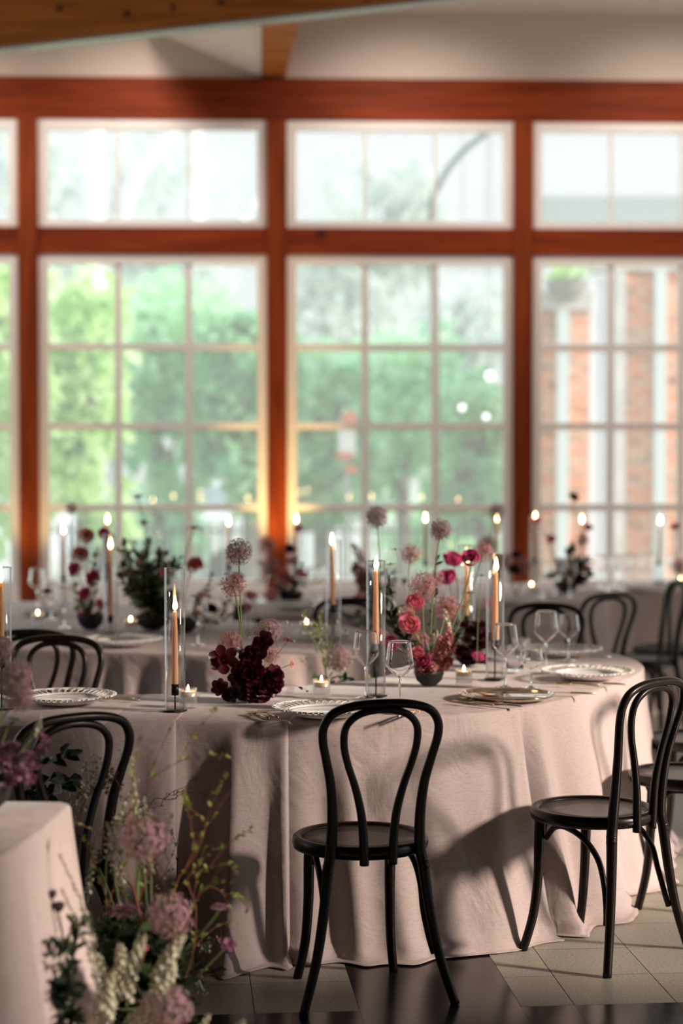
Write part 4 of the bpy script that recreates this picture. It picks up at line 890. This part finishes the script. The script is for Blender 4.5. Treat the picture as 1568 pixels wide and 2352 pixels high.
for k, (x, y, s, kd) in enumerate(((930,1410,.035,'alliumpale2'),(965,1470,.035,'alliumpale3'),(1000,1330,.035,'alliumpale1'),(870,1460,.035,'alliumpale2'),(1110,1268,.040,'alliumpale1'),(1125,1385,.03,'alliumpale3'))):
    F(kd, PD(x,y,D0+.6), PZ(x*.4+985*.6,1520,TT), s, 'blurred mauve allium behind the ranunculus bowl', group='blurred alliums behind the ranunculus bowl')
F('magenta1', PD(1040,1290,D0+.9), PZ(1040,1510,TT), .045, 'blurred crimson bloom behind the tall curving stem, upper'); F('magenta2', PD(1030,1330,D0+.9), PZ(1045,1510,TT), .04, 'blurred crimson bloom behind the tall curving stem, lower')
# ---- dark dahlias
b = bowl(1075, 1530, .060, .060, 'black bowl of dark red dahlias behind the tealight'); D0 = b.y
for k, (x, y) in enumerate(((1060,1440),(1085,1455),(1100,1440),(1070,1475),(1098,1485),(1108,1465),(1060,1500),(1095,1520),(1075,1515),(1108,1520))):
    F('burgundy%d' % (k%3), PD(x,y,D0-.04), b, .036, 'dark red dahlia in the bowl behind the tealight', group='dark red dahlias behind the tealight', stem=(k<5))
F('magenta0', PD(1098,1512,D0-.07), b, .03, 'brightest crimson bloom low among the dark dahlias')
for k, (x, y) in enumerate(((1120,1250),(1140,1175))): F('alliumpale2', PD(x,y,D0+2.2+k), PZ(1120,1400,TT), .05, ['wide blurred allium left of the bright right candle','pale allium right behind the upper right flame'][k])
# ---- magenta bowl, middle table
b = bowl(208, 1448, .068, .075, 'black bowl of magenta flowers on the middle table'); D0 = b.y
for kd, x, y, s, lb in (('magenta0',175,1310,.036,'magenta ranunculus at left of the middle-table bowl'), ('magenta1',215,1329,.038,'magenta ranunculus right above the middle-table bowl'), ('magenta2',199,1366,.034,'purple-magenta bloom in the heart of the middle-table bowl'), ('magenta0',188,1420,.026,'magenta bloom at the lip of the middle-table bowl'),
        ('ranunculus0',228,1390,.026,'small pink bloom right in the middle-table bowl'), ('blush0',196,1233,.040,'dusty pink round bloom high in the middle-table bowl'), ('blush1',184,1276,.042,'dusty pink round bloom under the highest one'), ('magenta1',238,1227,.030,'magenta bloom beside the back flame at left')):
    F(kd, PD(x,y,D0-.03), b, s, lb, face=(R.uniform(-.5,.5),-1,.4))
F('alliumpale3', PD(164,1168,D0+.8), PZ(175,1405,TT), .034, 'lone mauve allium standing highest at left before the window')
F('burgundy0', PD(108,1360,D0+.2), PZ(118,1420,TT), .022, 'dark red bud beside the far left wine glass')
for k, (x, y) in enumerate(((222,1260),(215,1290),(170,1345),(195,1395),(182,1380),(222,1410),(175,1400))):
    twig([b, PD((x+208)/2,(y+1430)/2,D0), PD(x,y,D0+.02)], 'green leafy sprig in the magenta bowl', STEM, LEAF if k % 2 else LIME, 14, .035, 'green sprigs in the magenta bowl', seed=k, blossom=BLUSH, nb=8, bsz=.009)
# ---- greenery bush, middle table
b = bowl(425, 1456, .062, .07, 'black bowl half hidden behind the nearest glass chimney'); b2 = bowl(350, 1448, .09, .07, 'wide dark bowl under the greenery bush'); D0 = b2.y
for k in range(20):
    a = k/19; x = 290+115*a+R.uniform(-12,12); y = 1215+R.uniform(0,150)+abs(a-.45)*90
    twig([b2, PD(350+(x-350)*.6,(y+1440)/2,D0+R.uniform(-.08,.08)), PD(x,y,D0+R.uniform(-.15,.15))], 'leafy branch with tiny cream buds in the large greenery bush', STEMD, LEAF if k % 3 else LEAFD, 60, .044, 'branches of the greenery bush', seed=k, sub=6, blossom=BLUSH if k % 4 == 1 else CREAM, nb=34, bsz=.011)
F('coral0', PD(449,1302,D0-.1), b, .042, 'coral ranunculus right of the greenery bush', face=(0,-.6,.5)); F('scabiosa0', PD(446,1213,D0+.1), b, .042, 'dusty pink flat scabiosa on a tall straight stem', face=(0,0,1))
F('coral1', PD(462,1372,D0-.1), b, .026, 'peach bloom low right of the nearest candle flame'); F('coral0', PD(450,1412,D0-.1), b, .034, 'blush peach bloom low behind the nearest glass chimney'); F('blush1', PD(374,1318,D0-.12), b2, .03, 'dusty pink bloom on the right side of the greenery bush')
F('cosmos0', PD(316,1140,D0+.5), b2, .024, 'small dark bloom silhouetted high above the greenery bush'); F('cosmos0', PD(330,1200,D0+.4), b2, .022, 'small brown bloom just above the greenery bush')
F('burgundy1', PD(484,1400,D0-.1), b, .03, 'dark plum bloom right of the wine glass on the middle table')
for k, (x, y) in enumerate(((500,1340),(520,1390),(475,1345),(555,1400),(505,1415))):
    twig([b, PD(440+(x-440)*.5,y+30,D0+.1), PD(x,y,D0+.15)], 'dark sprig dotted with white buds right of the wine glass', STEMD, LEAFD, 18, .035, 'white-budded sprigs on the middle table', seed=k+3, blossom=CREAM, nb=24, bsz=.009, sub=3)
# ---- far arrangement right of the burgundy bowl
b = bowl(668, 1388, .07, .07, 'dark bowl on the far table left of the middle candle'); D0 = b.y
for kd, x, y, s, lb in (('alliumpale1',613,1250,.052,'flat-topped mauve allium before the glowing post'), ('alliumpale2',622,1299,.052,'mauve allium under the flat-topped one'), ('blush0',686,1217,.032,'dusty round bloom right of the glowing post'), ('blush1',650,1335,.055,'mauve rose low before the glowing post'),
        ('burgundy0',665,1262,.032,'dark bloom at the right edge of the glowing post'), ('ranunculus0',692,1322,.035,'dusky red bloom low right of the glowing post'), ('blush0',627,1368,.055,'mauve rose at the left of the far bowl'), ('blush1',672,1290,.04,'rosy bloom halfway up before the post'), ('coral1',650,1318,.035,'orange bloom glowing low before the post')):
    F(kd, PD(x,y,D0-.05), b, s, lb)
for k in range(7):
    x = 600+16*k; y = R.uniform(1290,1390)
    twig([b, PD((x+668)/2,(y+1390)/2,D0), PD(x,y,D0-.1)], 'cream-budded sprig in the far bowl', STEMD, LEAFD if k % 2 else LEAF, 14, .045, 'cream-budded sprigs in the far bowl', seed=k, blossom=CREAM, nb=26, bsz=.011, sub=3)
for k, (x, y) in enumerate(((545,1330),(565,1400),(590,1430),(575,1370))):
    F('blush%d' % (k%2) if k % 2 else 'burgundy1', PD(x,y,9.2), PZ(570,1462,TT), .034, 'dusky bloom in the blurred cluster right of the greenery bush', group='dusky blooms behind the burgundy bowl')
# ---- rust amaranth & dark leaves behind the two-glass candle
b = bowl(850, 1400, .07, .07, 'dark bowl of rust-brown spikes on the far table'); D0 = b.y
for k, (x, y) in enumerate(((808,1250),(815,1290),(825,1330),(840,1310),(832,1350),(850,1345))):
    spike(PD(x,y,D0), b, 'rust-brown flower spike left of the tall two-glass candle', RUST, .022, 60, 'rust-brown spikes in the far bowl', fl=.017, cov=.85, seed=k)
for k, (x, y) in enumerate(((845,1330),(870,1375),(880,1320),(900,1350),(860,1300),(745,1410),(800,1425),(820,1440),(930,1340),(915,1310))):
    twig([PZ(850,1430,TT), PD((x+850)/2,(y+1410)/2,D0-.6), PD(x,y,D0-.7)], 'dark green leafy sprig behind the two-glass candle', STEMD, LEAFD, 14, .055, 'dark sprigs behind the two-glass candle', seed=k)
F('blush0', PD(825,1375,9.3), PZ(840,1440,TT), .034, 'dusky pink bloom left of the two-glass candle, far')
# ---- far right arrangement
b = bowl(1300, 1362, .08, .07, 'dark bowl on the far table before the brick pier'); D0 = b.y
for k, (x, y, s) in enumerate(((1290,1310,.05),(1320,1325,.05),(1345,1310,.045),(1335,1335,.05),(1305,1335,.05),(1270,1325,.04))):
    F('burgundy%d' % (k%3) if k % 2 else 'blush0', PD(x,y,D0), b, s, 'dusky bloom in the far bowl before the brick pier', group='dusky blooms before the brick pier')
for k, (x, y) in enumerate(((1310,1265),(1285,1300),(1345,1290),(1325,1290),(1355,1320))):
    twig([b, PD((x+1300)/2,(y+1350)/2,D0), PD(x,y,D0)], 'brown-green sprig in the far bowl before the brick pier', STEMD, LEAFD, 22, .06, 'sprigs before the brick pier', seed=k)
for kd, x, y, s, lb in (('magenta0',1233,1197,.034,'magenta bloom right under the flame beside the right post'), ('burgundy0',1317,1143,.034,'lone dark bloom high before the brick pier'), ('magenta1',1349,1213,.030,'small magenta bloom at the right edge of the brick pier'), ('ranunculus1',1265,1241,.034,'pink bloom low before the brick pier'), ('alliumpale3',1338,1240,.04,'brownish allium before the brick pier'), ('coral0',1550,1212,.030,'orange bloom at the right edge beside a flame')):
    F(kd, PD(x,y,D0), b if x < 1500 else PZ(1565,1350,TT), s, lb)
for k, (x, y, s) in enumerate(((1160,1290,.05),(1185,1280,.05),(1200,1300,.05),(1180,1310,.045),(1560,1300,.05))):
    F('burgundy%d' % (k%3) if k % 2 else 'alliumpale1', PD(x,y,11.2), PZ(1185 if x < 1400 else 1560,1372,TT), s, 'plum bloom in the blurred cluster at the foot of the right post' if x < 1400 else 'dusky bloom cut by the right edge on the far table', group='plum blooms at the right post' if x < 1400 else None)
# ---- floor arrangement between the tables
fb = Vector((PD(775,1600,7.3).x, 7.45, 0))
def floor_pot(loc, r, h, label):
    m = MB(); m.lathe([(.0001,0),(r*.8,0),(r*.85,.005),(r,h),(r*.93,h),(r*.9,h*.9),(.0001,h*.88)], 28); o = m.build('flower_trough', BOWLM); o.location = (loc.x, loc.y, .004); tag(o, label, 'pot')
floor_pot(fb, .12, .3, 'dark pot on the floor behind the near table')
top = fb+Vector((0,0,.28))
F('allium2', PD(775,1512,7.35), top, .052, 'mauve allium standing low between the near and middle tables', face=(0,-.5,.8))
for k, (x, y) in enumerate(((745,1575),(770,1582),(800,1575),(735,1555),(790,1560),(755,1560))):
    twig([top, PD((x+770)/2,y+60,7.3), PD(x,y,7.25)], 'green leafy sprig around the low allium', STEM, LEAF if k % 2 else LEAFD, 16, .045, 'green sprigs around the low allium', seed=k)
for k, (x, y) in enumerate(((700,1440),(735,1470),(720,1420),(760,1490))):
    twig([top, PD(750,1560,7.3), PD((x+750)/2,(y+1540)/2,7.3), PD(x,y,7.2)], 'airy lime twig rising between the tables beside the tealight', STEM, LIME, 26, .018, 'airy lime twigs between the tables', seed=k, sub=3, blossom=CREAM, nb=14, bsz=.006)
# ---- lower left: flowers on the table corner
HEADS['scabiosa9'] = layered('scabiosa_dusty', [mat('dusty_purple_petal', (.36,.17,.27), .6, trans=.3, col2=(.50,.28,.36), vscale=30), PLUM, STEM], [(12,.3,-.05,.8,.4,-.05,-.1),(12,.2,.05,.6,.3,.25,-.1),(9,.1,.1,.4,.2,.6,0)], 4, .2, .05, (.22,.1))
b = bowl(-28, 1862, .060, .072, 'black ceramic bowl cut by the left edge on the corner table'); D0 = b.y
F('allium1', PD(36,1558,D0+.05), b+Vector((-.01,0,.02)), .044, 'mauve allium at the left edge, upper of two', face=(0,-.3,1))
F('allium3', PD(45,1600,D0-.02), b, .036, 'mauve allium at the left edge, just below the upper one', face=(.1,-.3,1))
F('allium2', PD(2,1490,D0+.4), b, .034, 'mauve allium cut by the left edge, over the candle', face=(.1,-.3,1))
for k, (x, y, s) in enumerate(((18,1720,.03),(30,1745,.03),(10,1760,.034),(38,1770,.028),(22,1790,.028),(60,1735,.022),(4,1800,.03))):
    F('scabiosa9', PD(x,y,D0-.02), b, s, 'dusty purple bloom low in the bowl at the left edge', group='dusty purple blooms at the left edge', stem=(k%2==0))
PLUMH = layered('plum_bloom', [PLUM, CHOC, STEM], [(5,.1,-.1,.9,.7,.2,0),(5,.06,.05,.7,.5,.7,.1)], 9, .4, .05)
HEADS['cosmos9'] = PLUMH
for k, (x, y) in enumerate(((98,1698),(92,1720),(75,1748),(70,1790),(85,1765),(105,1722))):
    F('cosmos9', PD(x,y,D0-.05), b, .021, 'plum-purple petal cluster leaning right from the left-edge bowl', group='plum blooms leaning from the left-edge bowl', stem=(k<3), srad=.0015)
spike(PD(92,1642,D0), b, 'thin pale twig of tiny cream buds beside the left alliums', CREAM, .006, 26, fl=.006, cov=.4, seed=2)
twig([b, PD(14,1680,D0+.02), PD(30,1650,D0)], 'green leafy sprig under the left alliums', STEM, LEAF, 14, .02)
# ---- lower left: meadow planting on the floor
G0 = Vector((-.56, 4.72, 0)); floor_pot(G0+Vector((0,0,0)), .13, .22, 'dark trough on the floor under the meadow flowers'); 
def gb(): return G0+Vector((R.uniform(-.11,.11), R.uniform(-.08,.08), .2))
for kd, x, y, D, s, lb in (('allium1',331,1925,4.55,.060,'large mauve allium highest in the floor meadow planting'), ('allium3',390,2103,4.5,.055,'large mauve allium in the middle of the floor planting'), ('allium2',383,2318,4.3,.057,'large mauve allium at the bottom of the floor planting'), ('allium1',184,1924,5.2,.042,'mauve allium peeking out beside the corner tablecloth')):
    F(kd, PD(x,y,D), gb() if D < 5 else G0+Vector((0,.1,.2)), s, lb, face=(0,-.3,1), srad=.004)
F('scabiosa9', PD(285,2090,4.6), gb(), .045, 'flat dusty purple flower left of the middle allium', face=(0,0,1)); F('scabiosa9', PD(505,2082,4.5), gb(), .022, 'small dark flat flower at the right of the floor planting', face=(0,0,1)); F('cosmos9', PD(522,2170,4.5), gb(), .024, 'small plum flower low at the right of the floor planting')
F('pod0', PD(118,2055,4.15), Vector((-.60,4.15,.0)), .014, 'dark scabiosa pod before the corner cloth, upper', smat=STEMD, srad=.0016, face=(0,0,1)); F('pod0', PD(134,2084,4.15), Vector((-.58,4.15,.0)), .016, 'dark scabiosa pod before the corner cloth, lower', smat=STEMD, srad=.0016, face=(0,0,1))
for k, (x, y, x2, y2, s, n) in enumerate(((275,2170,235,2290,.022,90),(262,2230,225,2330,.02,80),(390,2195,275,2330,.026,150),(335,2150,290,2260,.018,70),(425,2150,350,2200,.018,60),(250,2260,230,2352,.018,60),(225,2190,205,2350,.016,50),(480,2330,430,2420,.014,40),(560,2345,520,2420,.014,40))):
    spike(PD(x,y,4.25), PD(x2,y2+60,4.3), 'thick cream-white flower spike in the floor planting', CREAM, s*.62, n, 'cream flower spikes of the floor planting', fl=.010, cov=.85, seed=k)
for k, (x, y) in enumerate(((305,1745),(318,1790),(290,1830),(245,1890),(345,1860),(300,1770),(225,1930),(330,1830))):
    spike(PD(x,y,4.6), gb(), 'thin white-blossomed stem rising tall from the floor planting', CREAM, .007, 46, 'white-blossomed stems of the floor planting', fl=.0065, cov=.42, seed=k+30)
# long lime-leaved sprays
for k, P in enumerate((((330,2200),(290,1950),(320,1820),(400,1755),(470,1735),(520,1738)), ((380,2250),(400,2050),(430,1990),(455,1950),(470,1890),(430,1850),(420,1810)), ((420,2250),(450,2100),(430,2020),(470,2000),(520,1985),(548,2010)), ((400,2220),(440,2090),(470,2040),(510,2050),(530,2100),(525,2140)), ((240,2250),(250,2080),(280,1990),(270,1930),(290,1860)))):
    twig([G0+Vector((.05*k-.1,0,.2))]+[PD(x,y,4.5+.03*k) for x,y in P], 'lime-leaved trailing spray %s' % ['arching highest to the right','curling up in the middle','reaching right above the small dark flower','drooping at the far right of the planting','rising straight beside the corner cloth'][k], TWIG, LIME, 60, .016, seed=k, rad=.002, sub=4)
for k, P in enumerate((((330,2100),(250,1930),(310,1880),(400,1830),(450,1790),(520,1795)), ((300,2100),(235,1925),(290,1870),(380,1830),(420,1820),(490,1822)))):
    twig([G0+Vector((0,.3,.2))]+[PD(x,y,5.1) for x,y in P], 'curly reddish willow twig %s' % ['reaching up and right across the cloth','reaching right below the other one'][k], TWIG, None, wob=.007, rad=.0022, seed=k+4, sub=3, nm='curly_twig')
for k, P in enumerate((((200,1860),(240,1800),(285,1720)), ((190,1850),(230,1790),(262,1765)), ((200,1830),(250,1800),(285,1790)), ((170,1850),(220,1810),(290,1835)), ((330,2110),(400,1950),(380,1900)), ((420,2290),(460,2260),(480,2300)), ((160,1860),(210,1785),(215,1770)), ((230,2110),(250,2060),(280,2050)), ((420,2190),(470,2180),(478,2182)))):
    twig([PD(P[0][0]-20,P[0][1]+90,5.2)]+[PD(x,y,5.15) for x,y in P], 'fine brown twig with tiny white blossoms %s' % ['pointing up to the front cloth','just left of the uppermost white twig','pointing right above the corner cloth','lowest over the corner cloth','beside the tallest allium','over the floor tiles at the bottom','shortest, hugging the black chair','in the dark middle of the planting','beside the dark leaves at right'][k], TWIG, LEAFD, 6, .012, seed=k+8, rad=.0012, sub=5, blossom=CREAM, nb=60, bsz=.0065)
for k, (P, s) in enumerate(((((60,1860),(90,1770),(130,1745),(170,1740)),.045), (((60,1860),(100,1800),(140,1790),(165,1795)),.045), (((70,1860),(110,1830),(150,1810)),.04))):
    twig([PD(P[0][0],P[0][1]+120,5.15)]+[PD(x,y,5.12) for x,y in P], 'branch of round near-black leaves behind the left chair hoop', STEMD, LEAFD, 14, s, 'dark round-leaved branches behind the left hoop', seed=k, lw=.8)
DARK = [(70,2190,4.1),(100,2240,4.1),(75,2300,4.1),(110,2330,4.1),(150,2270,4.1),(160,2340,4.1),(185,2120,4.2),(90,2160,4.1),(140,2180,4.1)]
for k, (x, y, D) in enumerate(DARK):
    twig([Vector((-.62+R.uniform(-.05,.1), D, .0)), PD((x+120)/2+15,(y+2420)/2,D), PD(x,y,D)], 'dark-leaved stem standing before the corner tablecloth', STEMD, LEAFD, 34, .046, 'dark-leaved stems before the corner cloth', seed=k, lw=.42, rad=.0024)
for k, (x, y, D) in enumerate(((45,2020,4.15),(112,1930,4.2),(135,1960,4.2),(60,2080,4.15),(140,2040,4.15),(165,2120,4.2))):
    spike(PD(x,y,D), Vector((-.62+.02*k, D, .0)), 'slender green-gold grass-like spike before the corner cloth', LIME if k % 2 else CREAM, .006, 50, 'slender gold spikes before the corner cloth', fl=.007, cov=.5, seed=k+50, stemm=STEMD)
for k in range(26):
    x = R.uniform(190,440); y = R.uniform(2080,2340)
    twig([gb(), PD((x+290)/2,(y+2330)/2,4.65), PD(x,y,4.6+R.uniform(-.15,.1))], 'deep green leafy stem filling the floor planting', STEMD, LEAFD if k % 3 else LEAF, 80, .044, 'green filler stems of the floor planting', seed=k, sub=3, lw=.5)
for k, (x, y) in enumerate(((470,2200),(500,2230),(420,2180),(350,2085),(400,2080))):
    twig([gb(), PD((x+330)/2,(y+2300)/2,4.9), PD(x,y,4.95)], 'dark green sprig at the right flank of the floor planting', STEMD, LEAFD, 14, .032, 'dark sprigs at the right flank of the floor planting', seed=k+90, lw=.45)
F('ranunculus1', PD(330,2180,4.5), gb(), .014, 'tiny plum bud in the dark middle of the floor planting')
m = MB(); p = PD(322,2132,4.35); m.leaf((0,0,0),(1,.1,.15),(0,-1,.5),.030,.022); t = thing('bright_leaf','single bright emerald leaf in the middle of the floor planting','leaf',p); m.build('blade', LEAF, t); m = MB(); m.tube([(0,0,0),(-.02,.04,-.08),G0+Vector((0,0,.2))-p], .0015, 5); m.build('stem', STEM, t)

# members of a small group told apart by their order from the left
ORD = ['first','second','third','fourth','fifth','sixth','seventh','eighth','ninth','tenth','eleventh','twelfth']
groups = {}
for o in COL.objects:
    if o.parent is None and 'group' in o.keys(): groups.setdefault((o['group'], o['label']), []).append(o)
for (g_, lb), os_ in groups.items():
    if 1 < len(os_) <= 12:
        os_.sort(key=lambda o: TIP.get(o, o.location).x/TIP.get(o, o.location).y)
        for k, o in enumerate(os_):
            w = lb.split(' '); tail = (', leftmost' if k == 0 else ', rightmost' if k == len(os_)-1 else ', %s from left' % ORD[k])
            o['label'] = ' '.join(w[:13])+tail
for o in COL.objects:
    if o.parent is None and 'label' in o.keys() and len(o['label'].replace('-', ' ').split()) > 16: print('LONG', o.name, o['label'])
